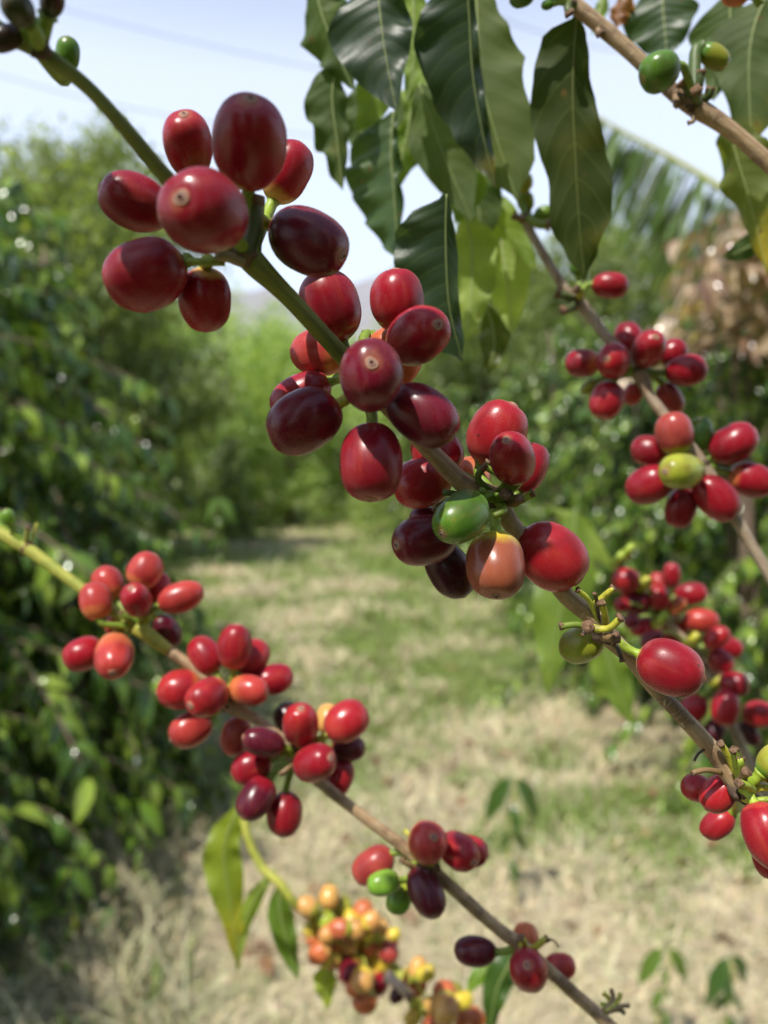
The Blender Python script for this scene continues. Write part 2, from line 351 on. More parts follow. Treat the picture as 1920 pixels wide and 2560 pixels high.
# node name -> (u, v, depth)
N0 = (95, 120, .118); N1 = (622, 642, .138); N2 = (905, 945, .152); N3 = (1238, 1245, .162); N4 = (1505, 1575, .165); N5 = (1850, 1972, .168)
GA = 'ripe cherries on the nearest branch'; GB = 'cherries on the lower branch'; GC = 'cherries on the slanting branch behind'; GD = 'cherries of the yellow and orange bunch'; GE = 'cherries on the blurred branch behind'
yb = dict(base='yellow', ext=.16)
A_LIST = [
 (N0, 130, 2, 40, 36, 60, 20, -4, 'brown', 'brown cherry, coloured dark for shade, at the very top corner above the green stem', dict(base='shaded_olive', ext=.5)),
 (N0, 45, 22, 46, 40, 120, 30, -8, 'shaded_olive', 'olive unripe cherry in the top corner cluster, coloured dark for shade, catching a glint', {}),
 (N0, 12, 96, 46, 38, 200, 10, -3, 'brown', 'brown withered cherry, coloured darker for shade, hanging left of the topmost stem node', {}),
 (N0, 170, 134, 43, 33, 75, -10, 12, 'green', 'small green cherry peeking from behind the upper green stem', {}),
 (N1, 624, 358, 122, 97, 84, 33, -12, 'deep', 'largest dark red cherry, standing on top of the upper cluster', dict(base='crimson', ext=.5)),
 (N1, 470, 362, 86, 64, 92, 33, 2, 'red', 'bright red cherry beside the largest one, its scar facing up to the sky', dict(base='red')),
 (N1, 718, 430, 82, 61, 60, -18, 12, 'crimson', 'crimson cherry half behind the largest one, on a green stalk', dict(base='amber', ext=.2, scol=(.3, .42, .04))),
 (N1, 339, 505, 100, 70, 157, 0, 2, 'deep', 'elongated red cherry with a purple end, left of the upper green stem', {}),
 (N1, 509, 530, 111, 104, 148, 58, -18, 'deep', 'round dark red cherry in front of the stem with a large ringed scar', dict(ang2=110)),
 (N1, 364, 688, 107, 94, 198, 0, -4, 'deep', 'plump dark red cherry lowest on the left of the upper cluster', dict(to=(470, 648, .136), navel=False)),
 (N1, 513, 751, 82, 69, 266, -10, 5, 'crimson', 'red cherry hanging under the upper node with a yellow stalk end', dict(base='amber', ext=.13, scol=(.42, .45, .05), to=(520, 652, .138))),
 (N1, 771, 604, 105, 84, -22, 35, 2, 'purple', 'very dark cherry with a sunlit shoulder, right of the upper node', dict(scol=(.22, .34, .03), to=(640, 545, .140))),
 (N2, 827, 765, 96, 75, 108, -5, 10, 'deep', 'dark red cherry half behind the middle stretch of green stem', {}),
 (N2, 994, 752, 82, 69, 95, -6, 2, 'crimson', 'smooth crimson cherry at the top of the second cluster', {}),
 (N2, 1044, 841, 78, 71, 30, 57, -7, 'crimson', 'crimson cherry with a clear ringed scar, right in the second cluster', {}),
 (N2, 797, 884, 72, 60, 172, -12, 13, 'scarlet', 'bright scarlet cherry tucked behind the green stem of the second cluster', dict(base='orange', ext=.4)),
 (N2, 928, 940, 91, 79, 88, 70, -17, 'purple', 'dark purple cherry facing out in front of the second node', dict(ang2=95)),
 (N2, 751, 988, 82, 55, 205, 0, 9, 'crimson', 'crimson cherry just peeking over the dark pitted cherry', {}),
 (N2, 758, 1054, 97, 81, 206, 0, -4, 'purple', 'dark purple cherry with a pin-sized pit and yellow stalk', dict(base='crimson', ext=.12, scol=(.52, .48, .05), navel=False)),
 (N2, 1057, 1038, 97, 74, -36, 14, -8, 'purple', 'long dark purple cherry slanting across the brown stem', {}),
 (N2, 928, 1157, 99, 83, 268, 20, -8, 'deep', 'large wine red cherry hanging lowest in the second cluster', dict(scol=(.3, .42, .05))),
 (N2, 985, 892, 78, 62, -42, 0, 12, 'orange', 'orange red cherry nearly hidden behind the second cluster', dict(navel=False)),
 (N3, 1092, 1130, 70, 62, 130, -20, 10, 'crimson', 'crimson cherry behind the brown stem between two clusters', {}),
 (N3, 1056, 1208, 76, 64, 196, -8, 7, 'red', 'red cherry with a bright sun streak, left of the third node', dict(base='orange', ext=.25)),
 (N3, 1182, 1188, 50, 42, 120, -30, 17, 'orange', 'pale orange cherry glimpsed behind the brown stem', dict(navel=False)),
 (N3, 1242, 1085, 88, 74, 62, 6, 3, 'red', 'bright red cherry topping the third cluster', dict(base='scarlet', ext=.4)),
 (N3, 1281, 1148, 71, 58, 108, 55, -9, 'crimson', 'small crimson cherry with a pale round scar in the third cluster', {}),
 (N3, 1320, 1172, 68, 49, 68, -15, 4, 'crimson', 'crimson cherry half hidden behind the pale scarred small one', {}),
 (N3, 1153, 1292, 76, 62, 222, 40, -12, 'green', 'unripe green cherry in the middle of the third cluster', dict(base='leafgreen', ext=.25, scol=(.17, .30, .03))),
 (N3, 1061, 1351, 82, 64, 190, 38, -2, 'purple', 'dark purple cherry with a dark-centred scar beside the green one', {}),
 (N3, 1070, 1304, 52, 40, 170, -10, 12, 'purple', 'thin dark sliver of a cherry between red and purple ones', dict(navel=False)),
 (N3, 1123, 1425, 79, 56, 300, -8, 8, 'black', 'blackish overripe cherry hanging behind the pink and yellow one', {}),
 (N3, 1240, 1412, 88, 76, 270, 32, -6, 'blush', 'half ripe pinkish cherry with a yellow shoulder below the third node', dict(base='yellow', ext=.38, scol=(.34, .48, .05))),
 (N3, 1378, 1391, 97, 81, -42, -4, 2, 'red', 'large bright red cherry crossed by a slanting shadow edge', dict(base='crimson', ext=.3, scol=(.16, .26, .02))),
 (N4, 1453, 1611, 58, 48, 205, -40, 8, 'olive', 'olive green cherry blushing orange at one side', dict(base='olive', ext=.2, navel=False)),
 (N4, 1676, 1668, 90, 69, -24, 0, -5, 'crimson', 'single sharp red cherry on a green stalk right of bare stubs', dict(base='amber', ext=.05, scol=(.28, .40, .03), navel=True, srad=.0009)),
 (N5, 1742, 1970, 42, 36, 160, -20, 12, 'red', 'red cherry peeking left from behind another at the last node', {}),
 (N5, 1799, 1984, 54, 48, 225, 0, 4, 'red', 'red cherry with yellow stalk end under the bare brown stem', dict(base='amber', ext=.15)),
 (N5, 1794, 2060, 47, 39, 215, -10, 30, 'red', 'blurred red cherry hanging lowest below the last node', {}),
 (N5, 1922, 2088, 92, 66, 285, -5, -10, 'crimson', 'large red cherry cut off by the right edge of the photo', dict(base='scarlet', ext=.10, scol=(.34, .46, .04), srad=.0009)),
 (N5, 1926, 2140, 60, 50, 270, -5, 14, 'crimson', 'sliver of a red cherry behind the one at the right edge', {}),
 (N5, 1932, 1900, 46, 40, 45, 5, -6, 'lime', 'yellow green cherry at the right edge above the last node', dict(base='leafgreen', ext=.3, scol=(.3, .42, .04))),
]
for nd, u, v, a, b, an, ti, dz, c, lab, kw in A_LIST: cherry(nd, u, v, a, b, an, ti, dz, c, lab, group=GA, **kw)

B0 = (69, 1371, .272); B1 = (345, 1568, .266); B2 = (570, 1757, .262); B3 = (738, 1896, .258); B4 = (1084, 2176, .252); B5 = (1303, 2365, .248)
so_ = dict(base='orange', ext=.35)
B_LIST = [
 (B0, 20, 1293, 22, 20, 110, 10, -3, 'leafgreen', 'tiny green cherry at the left edge on the yellow green stem', {}),
 (B1, 271, 1458, 46, 42, 118, -15, 8, 'scarlet', 'orange red cherry upper left in the first cluster of the lower branch', so_),
 (B1, 240, 1502, 48, 43, 100, -20, -4, 'scarlet', 'orange red cherry overlapping the yellow green stem', so_),
 (B1, 363, 1426, 49, 44, 62, -5, 2, 'scarlet', 'orange red cherry standing highest on the lower branch', so_),
 (B1, 341, 1500, 43, 40, 116, 46, -10, 'crimson', 'small round crimson cherry central in the first lower cluster', {}),
 (B1, 393, 1470, 42, 35, 70, -15, 9, 'red', 'red cherry mostly hidden behind the highest lower cherry', {}),
 (B1, 453, 1493, 60, 40, 22, 0, 0, 'scarlet', 'long scarlet cherry pointing out right of the first lower cluster', dict(base='scarlet')),
 (B1, 418, 1577, 46, 34, -52, -15, 8, 'plum', 'purple cherry behind the yellow green stem joint', {}),
 (B1, 210, 1635, 55, 43, 205, 0, 2, 'crimson', 'crimson cherry lowest left of the first lower cluster', dict(to=(300, 1565, .266))),
 (B1, 286, 1639, 56, 51, 268, 54, -8, 'scarlet', 'big orange tinted cherry with a ringed underside below the stem', dict(base='orange', ext=.7)),
 (B1, 284, 1560, 28, 21, 250, -10, 10, 'scarlet', 'small scarlet bit of cherry behind the stem', {}),
 (B2, 514, 1638, 52, 43, 122, -15, 4, 'crimson', 'crimson cherry upper left in the second lower cluster', {}),
 (B2, 588, 1616, 57, 44, 88, 12, -4, 'crimson', 'crimson cherry upright at the top of the second lower cluster', dict(base='scarlet', ext=.4)),
 (B2, 629, 1645, 52, 41, 55, -25, 6, 'red', 'red cherry behind the upright one in the second lower cluster', {}),
 (B2, 684, 1698, 52, 40, 16, -15, 4, 'crimson', 'purplish crimson cherry farthest right in the second lower cluster', {}),
 (B2, 622, 1725, 51, 40, -6, 24, -5, 'scarlet', 'small orange red cherry right of the second lower node', dict(base='orange', ext=.55, scol=(.4, .46, .05))),
 (B2, 450, 1724, 60, 51, 188, 3, 0, 'red', 'plump red cherry farthest left in the second lower cluster', dict(base='orange', ext=.3)),
 (B2, 519, 1741, 60, 47, 208, 42, -11, 'red', 'red cherry with a round scar in front of the second lower node', dict(base='orange', ext=.45)),
 (B2, 476, 1822, 58, 45, 212, 8, 2, 'scarlet', 'scarlet cherry hanging under the two left ones of the lower branch', {}),
 (B2, 590, 1840, 52, 38, 262, -15, 6, 'dullred', 'dull red cherry hanging in shade below the second lower node', {}),
 (B3, 658, 1855, 55, 39, 166, 14, -7, 'plum', 'blackish purple cherry lying across the brown lower stem', {}),
 (B3, 628, 1917, 53, 45, 200, -5, 2, 'deep', 'dark red cherry under the blackish purple one', {}),
 (B3, 640, 1996, 63, 44, 238, 14, -5, 'plum', 'long purple cherry hanging at lower left of the third lower cluster', dict(base='deep', ext=.4)),
 (B3, 711, 2036, 59, 45, 268, -8, 1, 'deep', 'dark red cherry hanging lowest from the third lower node', {}),
 (B3, 722, 1797, 44, 38, 120, -10, 10, 'black', 'blackish cherry behind the scarred red one above the brown stem', {}),
 (B3, 752, 1813, 57, 46, 92, 52, -5, 'red', 'red cherry with a scar on top, above the brown lower stem', dict(base='red')),
 (B3, 820, 1797, 40, 32, 85, -20, 12, 'amber', 'amber cherry glimpsed between two red ones', {}),
 (B3, 866, 1804, 60, 52, 32, -8, 0, 'red', 'large red cherry farthest right in the third lower cluster', dict(base='scarlet', ext=.35, scol=(.42, .46, .05))),
 (B3, 870, 1871, 44, 34, 0, -15, 9, 'plum', 'dark cherry under the large right one of the third lower cluster', {}),
 (B3, 787, 1907, 53, 49, 18, 48, -10, 'deep', 'wine purple cherry with a small ringed scar on the brown stem', {}),
 (B3, 846, 1944, 55, 38, 245, -10, 9, 'crimson', 'crimson cherry half hidden behind the brown lower stem', {}),
 (B4, 1068, 2106, 57, 49, 35, 68, -10, 'scarlet', 'orange red cherry with a brown scar facing the viewer', dict(base='amber', ext=.75)),
 (B4, 1146, 2127, 58, 46, -36, 42, -3, 'crimson', 'crimson cherry with its scar at lower right, beside the orange red one', {}),
 (B4, 1169, 2127, 54, 44, -12, 0, 7, 'crimson', 'crimson cherry mostly behind its twin on the fourth lower node', {}),
 (B4, 933, 2164, 58, 45, 212, -15, 3, 'dullred', 'brownish red cherry left of the two green ones', {}),
 (B4, 958, 2208, 42, 35, 188, 10, -6, 'leafgreen', 'bright green unripe cherry nearest the fourth lower node', dict(scol=(.32, .46, .05))),
 (B4, 998, 2246, 43, 33, 248, -5, 2, 'leafgreen', 'second green unripe cherry, below the first and beside purple', dict(base='lime', ext=.4)),
 (B4, 1065, 2231, 70, 44, 300, 10, -8, 'plum', 'long purple cherry hanging from the fourth lower node', {}),
 (B5, 1189, 2378, 54, 41, 178, -5, 2, 'plum', 'blackish purple cherry alone left of the last lower node', {}),
 (B5, 1314, 2345, 40, 34, 85, -10, 9, 'orange', 'shrivelled orange cherry behind the last lower node', {}),
 (B5, 1322, 2425, 58, 48, 110, 78, -10, 'crimson', 'crimson cherry facing the viewer with a brown central scar', {}),
 (B5, 1400, 2416, 40, 35, 0, -20, 5, 'scarlet', 'pinkish red cherry half behind the last lower stem', {}),
]
for nd, u, v, a, b, an, ti, dz, c, lab, kw in B_LIST: cherry(nd, u, v, a, b, an, ti, dz, c, lab, group=GB, **kw)

C0 = (1737, 262, .222); C1 = (1311, 545, .285); CM = (1440, 752, .282); C2 = (1594, 930, .275); C3 = (1752, 1160, .268); CT = (1440, 18, .225)
C_LIST = [  # darker reds put the shade over these bunches into the skin colour
 (C0, 1648, 179, 54, 52, 200, 30, -9, 'green', 'round hard green cherry in front of the bare brown branch', dict(navel=False)),
 (C0, 1786, 142, 42, 35, -28, -5, 2, 'olive', 'olive cherry turning orange with a blackened end', dict(base='green', ext=.35, scol=(.07, .12, .02), srad=.0016)),
 (CT, 1305, -8, 34, 28, 200, 0, 0, 'green', 'green cherry cut off by the top edge near the long leaf', {}),
 (CT, 1369, 12, 17, 14, 190, 0, 0, 'green', 'tiny green fruitlet above the long hanging leaf', dict(srad=.0007)),
 ((1900, 10, .23), 1838, -12, 36, 30, 180, 0, 0, 'orange', 'orange cherry cut off by the top edge among dark leaves', {}),
 (C1, 1310, 457, 26, 24, 90, 10, -3, 'lime', 'little yellow green cherry at the tip of the blurred twig', {}),
 (C1, 1314, 504, 26, 23, 110, 10, 2, 'olive', 'little olive cherry under the yellow green one', {}),
 (C1, 1359, 534, 24, 21, 20, 0, 2, 'leafgreen', 'little green cherry beside the long hanging leaf', {}),
 (CM, 1446, 668, 24, 21, 100, 0, 3, 'green', 'dark green cherry against the tip of the long leaf', {}),
 (CM, 1525, 713, 47, 35, -3, -5, 2, 'crimson', 'lone crimson cherry below the tip of the long leaf', {}),
 (C2, 1456, 908, 44, 36, 186, -15, 2, 'deep', 'dark red cherry farthest left in the right hand bunch', dict(base='orange', ext=.35)),
 (C2, 1533, 902, 47, 41, 160, 70, -9, 'crimson', 'red cherry with a pale scar facing out, beside the pale twig', {}),
 (C2, 1572, 846, 43, 37, 110, -25, 9, 'deep', 'muted crimson cherry at the back top of the right bunch', {}),
 (C2, 1622, 874, 47, 42, 66, 56, -6, 'crimson', 'glossy red cherry with its scar on top in the right bunch', {}),
 (C2, 1681, 882, 40, 34, 35, -20, 8, 'deep', 'crimson cherry wedged behind the glossy red one', {}),
 (C2, 1716, 926, 54, 41, 5, -5, -1, 'deep', 'oval crimson cherry farthest right on the upper right bunch', dict(scol=(.12, .2, .02))),
 (C2, 1517, 1001, 51, 43, 252, 18, -3, 'crimson', 'red cherry hanging lowest in the upper right bunch', {}),
 (C2, 1582, 985, 30, 26, 250, -15, 8, 'scarlet', 'small scarlet part of a cherry behind the twig', {}),
 (C2, 1675, 996, 44, 32, 300, -15, 7, 'dullred', 'dull red cherry in shade right of the pale twig', {}),
 (C2, 1472, 968, 24, 16, 215, -10, 6, 'olive', 'small olive green cherry under the leftmost dark red one', {}),
 (C3, 1686, 1084, 56, 50, 105, 5, -4, 'dullred', 'brownish red cherry above the yellow green one', dict(base='olive', ext=.3, navel=False)),
 (C3, 1748, 1089, 50, 34, 85, -15, 6, 'green', 'green cherry behind the brownish red one', {}),
 (C3, 1833, 1109, 66, 49, 34, -8, 1, 'deep', 'crimson cherry pointing up right in the flower shaped bunch', dict(scol=(.15, .24, .02))),
 (C3, 1621, 1127, 46, 40, 162, -12, 5, 'deep', 'crimson cherry left of the brownish red one', {}),
 (C3, 1704, 1177, 52, 45, 182, 54, -13, 'lime', 'yellow green cherry central in the flower shaped bunch', dict(base='olive', ext=.4)),
 (C3, 1622, 1211, 62, 48, 206, -6, 0, 'deep', 'crimson cherry at lower left of the flower shaped bunch', {}),
 (C3, 1702, 1270, 52, 41, 256, -8, 3, 'deep', 'crimson cherry hanging straight down under the yellow green one', {}),
 (C3, 1791, 1245, 68, 50, 312, -4, -4, 'deep', 'large dark crimson cherry at lower right of the flower shaped bunch', {}),
 (C3, 1878, 1200, 59, 45, -20, -8, 3, 'crimson', 'red cherry at the right edge of the flower shaped bunch', dict(base='orange', ext=.25)),
]
for nd, u, v, a, b, an, ti, dz, c, lab, kw in C_LIST: cherry(nd, u, v, a, b, an, ti, dz, c, lab, group=GC, **kw)

def zr(x, y, r): return r[0] + x * r[2], r[1] + y * r[2]
RD = (700, 2000, .5184); RE = (1480, 1340, .2803)
D_LIST = [
 (135, 512, 50, 46, 160, 'amber', 'amber cherry at the upper left end beside the green stem'), (235, 465, 55, 42, 80, 'amber', 'amber cherry standing highest in the yellow bunch'),
 (175, 620, 60, 46, 200, 'yellow', 'lemon yellow cherry on the left of the bunch'), (222, 578, 46, 42, 130, 'lime', 'yellow green cherry beside the lemon yellow one'),
 (300, 525, 60, 48, 100, 'lime', 'lime green cherry near the top of the yellow bunch'), (400, 535, 54, 44, 60, 'orange', 'orange cherry at the top right of the yellow bunch'),
 (290, 620, 54, 46, 180, 'orange', 'orange red cherry central under the lime green one'), (365, 625, 44, 40, 90, 'amber', 'pale amber cherry between orange red and red ones'),
 (420, 622, 54, 36, 95, 'scarlet', 'narrow bright red cherry in the middle of the yellow bunch'), (480, 625, 48, 45, 40, 'amber', 'soft orange cherry right of the narrow bright red one'),
 (548, 648, 32, 30, 20, 'yellow', 'small yellow cherry on the right fringe of the bunch'), (510, 682, 54, 45, 0, 'dullred', 'dull red cherry below the small yellow one'),
 (165, 668, 40, 34, 200, 'orange', 'orange cherry under the lemon yellow one'), (190, 737, 56, 46, 220, 'orange', 'orange red cherry farthest left and low in the bunch'),
 (216, 768, 34, 32, 250, 'yellow', 'small yellow cherry beside the low orange red one'), (260, 690, 52, 46, 190, 'orange', 'dull rose cherry in the middle left of the bunch'),
 (300, 750, 62, 52, 230, 'amber', 'shiny orange cherry in the lower middle of the bunch'), (340, 815, 70, 46, 240, 'purple', 'dark purple cherry low among the orange ones'),
 (485, 768, 62, 56, 270, 'yellow', 'large yellow green cherry low on the right of the bunch'), (520, 732, 50, 46, 330, 'dullred', 'dull red cherry behind the large yellow green one'),
 (400, 868, 62, 52, 260, 'amber', 'amber orange cherry of the lower hanging pair'), (410, 965, 62, 54, 265, 'orange', 'orange red cherry hanging lowest of the pair'),
 (470, 885, 52, 46, 300, 'deep', 'dark red cherry behind the lower hanging pair'), (650, 875, 72, 52, 280, 'orange', 'orange cherry hanging alone right of the withered husk'),
 (660, 815, 64, 36, 60, 'amber', 'amber cherry resting above the lone orange one'), (572, 930, 55, 34, 230, 'black', 'black dried cherry hanging under the withered husk'),
 (795, 932, 56, 50, 100, 'orange', 'orange red cherry topping the bottom bunch'), (800, 1005, 78, 56, 260, 'amber', 'amber cherry central in the bottom bunch'),
 (875, 968, 62, 42, 20, 'yellow', 'yellow cherry on the right of the bottom bunch'), (872, 1042, 54, 44, 300, 'orange', 'orange cherry low in the bottom bunch'),
 (932, 1045, 60, 44, 330, 'orange', 'orange cherry farthest right in the bottom bunch'), (735, 1078, 60, 40, 200, 'orange', 'orange cherry cut off by the bottom edge'),
 (265, 560, 46, 42, 140, 'lime', 'lime cherry wedged between the lemon one and the top of the bunch'), (345, 575, 44, 40, 70, 'yellow', 'yellow cherry wedged under the lime green one'), (230, 645, 44, 40, 210, 'amber', 'peach cherry just right of the lemon yellow one'),
 (440, 580, 44, 40, 30, 'amber', 'peach cherry near the right top of the yellow bunch'), (335, 690, 48, 42, 250, 'amber', 'peach cherry in the very middle of the bunch'), (425, 700, 46, 42, 310, 'orange', 'orange cherry right of the middle of the bunch'),
 (250, 770, 44, 40, 230, 'amber', 'peach cherry left of the shiny orange one'), (395, 790, 46, 42, 280, 'amber', 'peach cherry right of the shiny orange one'), (445, 650, 40, 38, 10, 'lime', 'lime cherry peeking out on the right of the bunch'),
 (360, 905, 44, 40, 240, 'orange', 'orange cherry left of the lower hanging pair'), (700, 835, 46, 40, 20, 'yellow', 'yellow cherry right of the lone orange one'), (745, 985, 46, 42, 190, 'amber', 'peach cherry on the left of the bottom bunch'),
 (840, 925, 44, 40, 60, 'lime', 'lime cherry at the back of the bottom bunch'), (640, 1050, 40, 36, 200, 'yellow', 'yellow cherry on the hanging stalk left of the bottom bunch'),
]
for i, (x, y, a, b, an, c, lab) in enumerate(D_LIST):
    u, v = zr(x, y, RD); nd = (890, 2365, .432) if x < 560 else (1020, 2440, .408) if x < 700 else (1110, 2560, .408)
    cherry(nd, u, v, a * .60, b * .60, an, [0, -10, 25, -15, 10][i % 5], [-16, -8, -2, -12, 2, -5, -19][i % 7], c, lab, group=GD, srad=.0006, base=['lime', 'amber', 'yellow'][i % 3], ext=.35, scol=(.4, .44, .06))
E_LIST = [
 (300, 390, 114, 100, 175, 'red', 'red cherry nearest the pruned yellow stubs'), (330, 490, 66, 52, 200, 'red', 'thin red slice of cherry under the one nearest the stubs'),
 (710, 350, 102, 78, 88, 'crimson', 'crimson cherry standing highest on the blurred bunch'), (590, 415, 90, 76, 120, 'scarlet', 'pale red cherry behind the highest blurred one'),
 (595, 550, 102, 92, 110, 'red', 'round red cherry in the upper middle of the blurred bunch'), (885, 515, 132, 94, 8, 'crimson', 'crimson cherry pointing right near the top of the blurred bunch'),
 (268, 612, 64, 62, 190, 'crimson', 'crimson cherry at the left rim of the blurred bunch'), (400, 602, 116, 98, 195, 'purple', 'dark purple cherry on the left of the blurred bunch'),
 (350, 762, 68, 62, 210, 'purple', 'dim purple cherry below the dark purple one'), (460, 815, 116, 80, 185, 'crimson', 'crimson cherry lower left in the blurred bunch'),
 (760, 628, 84, 62, 45, 'orange', 'pale orange cherry deep in the blurred bunch'), (735, 850, 124, 108, 255, 'red', 'red cherry just above the sharp single cherry'),
 (530, 922, 104, 72, 215, 'purple', 'purple cherry peeking left over the sharp single cherry'), (970, 755, 146, 100, 0, 'scarlet', 'orange red cherry pointing right in the blurred bunch'),
 (1110, 910, 116, 86, 40, 'red', 'red cherry in the middle of the blurred branch'), (1205, 985, 136, 90, -25, 'crimson', 'crimson cherry touching the red one of the blurred branch'),
 (1150, 1110, 112, 90, 300, 'deep', 'dark red cherry below the touching pair'), (1060, 1232, 60, 80, 250, 'orange', 'orange cherry against the pale blurred twig'),
 (1270, 1315, 126, 100, -10, 'deep', 'purplish red cherry right of the pale twig'), (900, 1540, 126, 118, 230, 'crimson', 'crimson cherry directly below the sharp single cherry'),
 (1190, 1530, 152, 124, 255, 'crimson', 'crimson cherry hanging in front of the pale twig'), (1490, 1590, 140, 112, 0, 'red', 'red cherry at the right edge on the blurred branch'),
 (1090, 1742, 106, 94, 240, 'black', 'blackish cherry low beside the brown stem'), (1400, 1762, 132, 76, 295, 'black', 'long blackish cherry hanging at lower right of the blurred branch'),
]
for i, (x, y, a, b, an, c, lab) in enumerate(E_LIST):
    u, v = zr(x, y, RE); nd = (1660, 1545, .375) if y < 860 and x < 1000 else (1750, 1620, .372) if y < 1250 else (1800, 1750, .368)
    cherry(nd, u, v, a * .315, b * .315, an, [0, -10, 15, -15][i % 4], [-10, -2, -14, 2, -6, 5][i % 6], c, lab, group=GE, srad=.0007, scol=(.3, .38, .08))

# ------------------------------------------------------------------ branches
def path(pts, per=7):
    q = crom(pts, per); return [P(a, b, c) for a, b, c, r in q], [r * c / F for a, b, c, r in q]
def segment(parent, name, pts, m, wob=.10, seed=0):
    p, r = path(pts); mb = MB(); mb.tube(p, r, 16, wob=wob, seed=seed); return mb.build(name, m, parent)
def knot(parent, u, v, d, r, seed, m=None, name='node'):
    """a lumpy ring of bud scales"""
    mb = MB(); c = P(u, v, d); k = r * d / F; vs = []; fs = []; n, mm = 14, 9
    for j in range(mm + 1):
        for q in range(n):
            ph, th = math.pi * j / mm, 2 * math.pi * q / n; x = Vector((math.sin(ph) * math.cos(th), math.sin(ph) * math.sin(th), math.cos(ph)))
            vs.append(c + x * k * (1 + .42 * mnoise.noise(x * 1.9 + Vector((seed, 0, 0))) + .15 * mnoise.noise(x * 5 + Vector((seed, 3, 0)))))
    fs = [(j * n + q, j * n + (q + 1) % n, (j + 1) * n + (q + 1) % n, (j + 1) * n + q) for j in range(mm) for q in range(n)]
    mb.add(vs, fs); return mb.build(name, m or M_KNOT, parent)
def stub(parent, pts, d0, r, col, tip=True, seed=0, name='stub'):
    """a bare fruit stalk left after picking; pts in photo pixels (u, v, depth offset mm)"""
    q = crom([(u, v, d0 + z / 1000) for u, v, z in pts], 5); pp = [P(*x) for x in q]; rr = [r * x[2] / F * (1.2 - .25 * min(1, i / 4)) for i, x in enumerate(q)]
    mb = MB(); mb.tube(pp, rr, 10, wob=.18, seed=seed); o = mb.build(name, M_STALK, parent); o.color = (*col, 1)
    if tip:
        e = (pp[-1] - pp[-2]).normalized(); rr2 = rr[-1]
        mb = MB(); mb.tube([pp[-1] - e * rr2 * .9, pp[-1] - e * rr2 * .2, pp[-1] + e * rr2 * .35, pp[-1] + e * rr2 * .3, pp[-1] + e * rr2 * .05], [rr2 * 1.0, rr2 * 1.15, rr2 * 1.2, rr2 * .8, rr2 * .2], 10, wob=.7, seed=seed + 5)
        t = mb.build('dry_tip', M_DRY, o)
    return o
YG = (.46, .44, .04); GR = (.16, .24, .025); LG = (.32, .42, .04); BR = (.24, .15, .07); DK = (.045, .03, .02)
bA = empty('coffee_branch', P(1503, 1570, .166), 'nearest coffee branch, green above and brown below, slanting across the whole photo', 'branch', 'coffee branches bearing cherries')
segment(bA, 'green_shoot', [(-60, 40, .117, 22), (20, 88, .118, 22), (95, 125, .119, 21), (211, 211, .121, 18), (301, 308, .124, 18.5), (407, 435, .129, 20), (520, 560, .134, 23), (600, 628, .138, 28)], M_GREEN, .05)
segment(bA, 'green_shoot', [(606, 622, .138, 33), (640, 662, .138, 31), (700, 722, .140, 24), (770, 795, .143, 22), (870, 905, .149, 22), (905, 945, .152, 25)], M_GREEN, .05, 2)
segment(bA, 'woody_stem', [(905, 945, .152, 25), (985, 1030, .155, 23), (1077, 1127, .158, 23), (1164, 1212, .161, 24), (1238, 1250, .163, 28), (1284, 1316, .164, 22), (1350, 1400, .165, 22), (1416, 1490, .165, 22), (1485, 1545, .166, 23), (1515, 1585, .166, 25), (1571, 1640, .167, 20), (1640, 1722, .168, 19.5), (1702, 1786, .168, 20), (1792, 1888, .169, 22), (1846, 1962, .169, 27), (1925, 2040, .170, 22), (2010, 2140, .171, 23)], M_BARK, .14, 4)
knot(bA, 100, 120, .1175, 27, 1); knot(bA, 612, 636, .1368, 33, 2, m_plain('scaly_node', (.14, .085, .045), .75, 500, .6)); knot(bA, 905, 950, .153, 28, 3); knot(bA, 1240, 1250, .1625, 30, 4)
knot(bA, 1508, 1582, .1652, 27, 6); knot(bA, 1850, 1975, .168, 30, 7); knot(bA, 1000, 842, .156, 16, 12, m_plain('grey_bud', (.16, .16, .17), .5, 300, .3), 'bud')
stub(bA, [(612, 640, -2), (632, 570, -2), (638, 495, -3)], .138, 20, (.07, .085, .02), True, 1, 'peg'); stub(bA, [(640, 640, 1), (648, 560, 1), (652, 500, 1)], .138, 11, (.16, .20, .03), False, 2, 'peg')
stub(bA, [(560, 652, -2), (500, 655, -3), (462, 655, -3)], .138, 11, (.30, .38, .05), False, 22, 'fruit_stalk')
stub(bA, [(610, 655, -2), (566, 642, -4), (540, 640, -5)], .138, 13, (.28, .22, .12), False, 23, 'scale')
for i, (pts, r, c, t) in enumerate([([(1238, 1240, 0), (1262, 1200, -4), (1210, 1165, -5)], 9, GR, True), ([(1238, 1240, 0), (1195, 1195, -3), (1222, 1155, -4)], 9, (.10, .16, .02), True), ([(1240, 1245, -2), (1262, 1242, -7), (1262, 1236, -9)], 12, GR, True),
        ([(1245, 1250, 0), (1300, 1252, -3), (1332, 1232, -4)], 10, LG, True), ([(1240, 1250, 0), (1285, 1258, -5), (1298, 1246, -7)], 11, BR, True), ([(1240, 1250, -1), (1215, 1235, -6), (1205, 1225, -8)], 9, GR, False),
        ([(1240, 1250, 0), (1260, 1275, -8), (1235, 1290, -9)], 10, GR, False), ([(1150, 1240, 0), (1120, 1232, -3), (1108, 1232, -3)], 9, (.09, .14, .03), False), ([(1130, 1255, 2), (1092, 1262, -2), (1084, 1275, -3)], 5, BR, True)]):
    stub(bA, pts, .162, r, c, t, 30 + i)
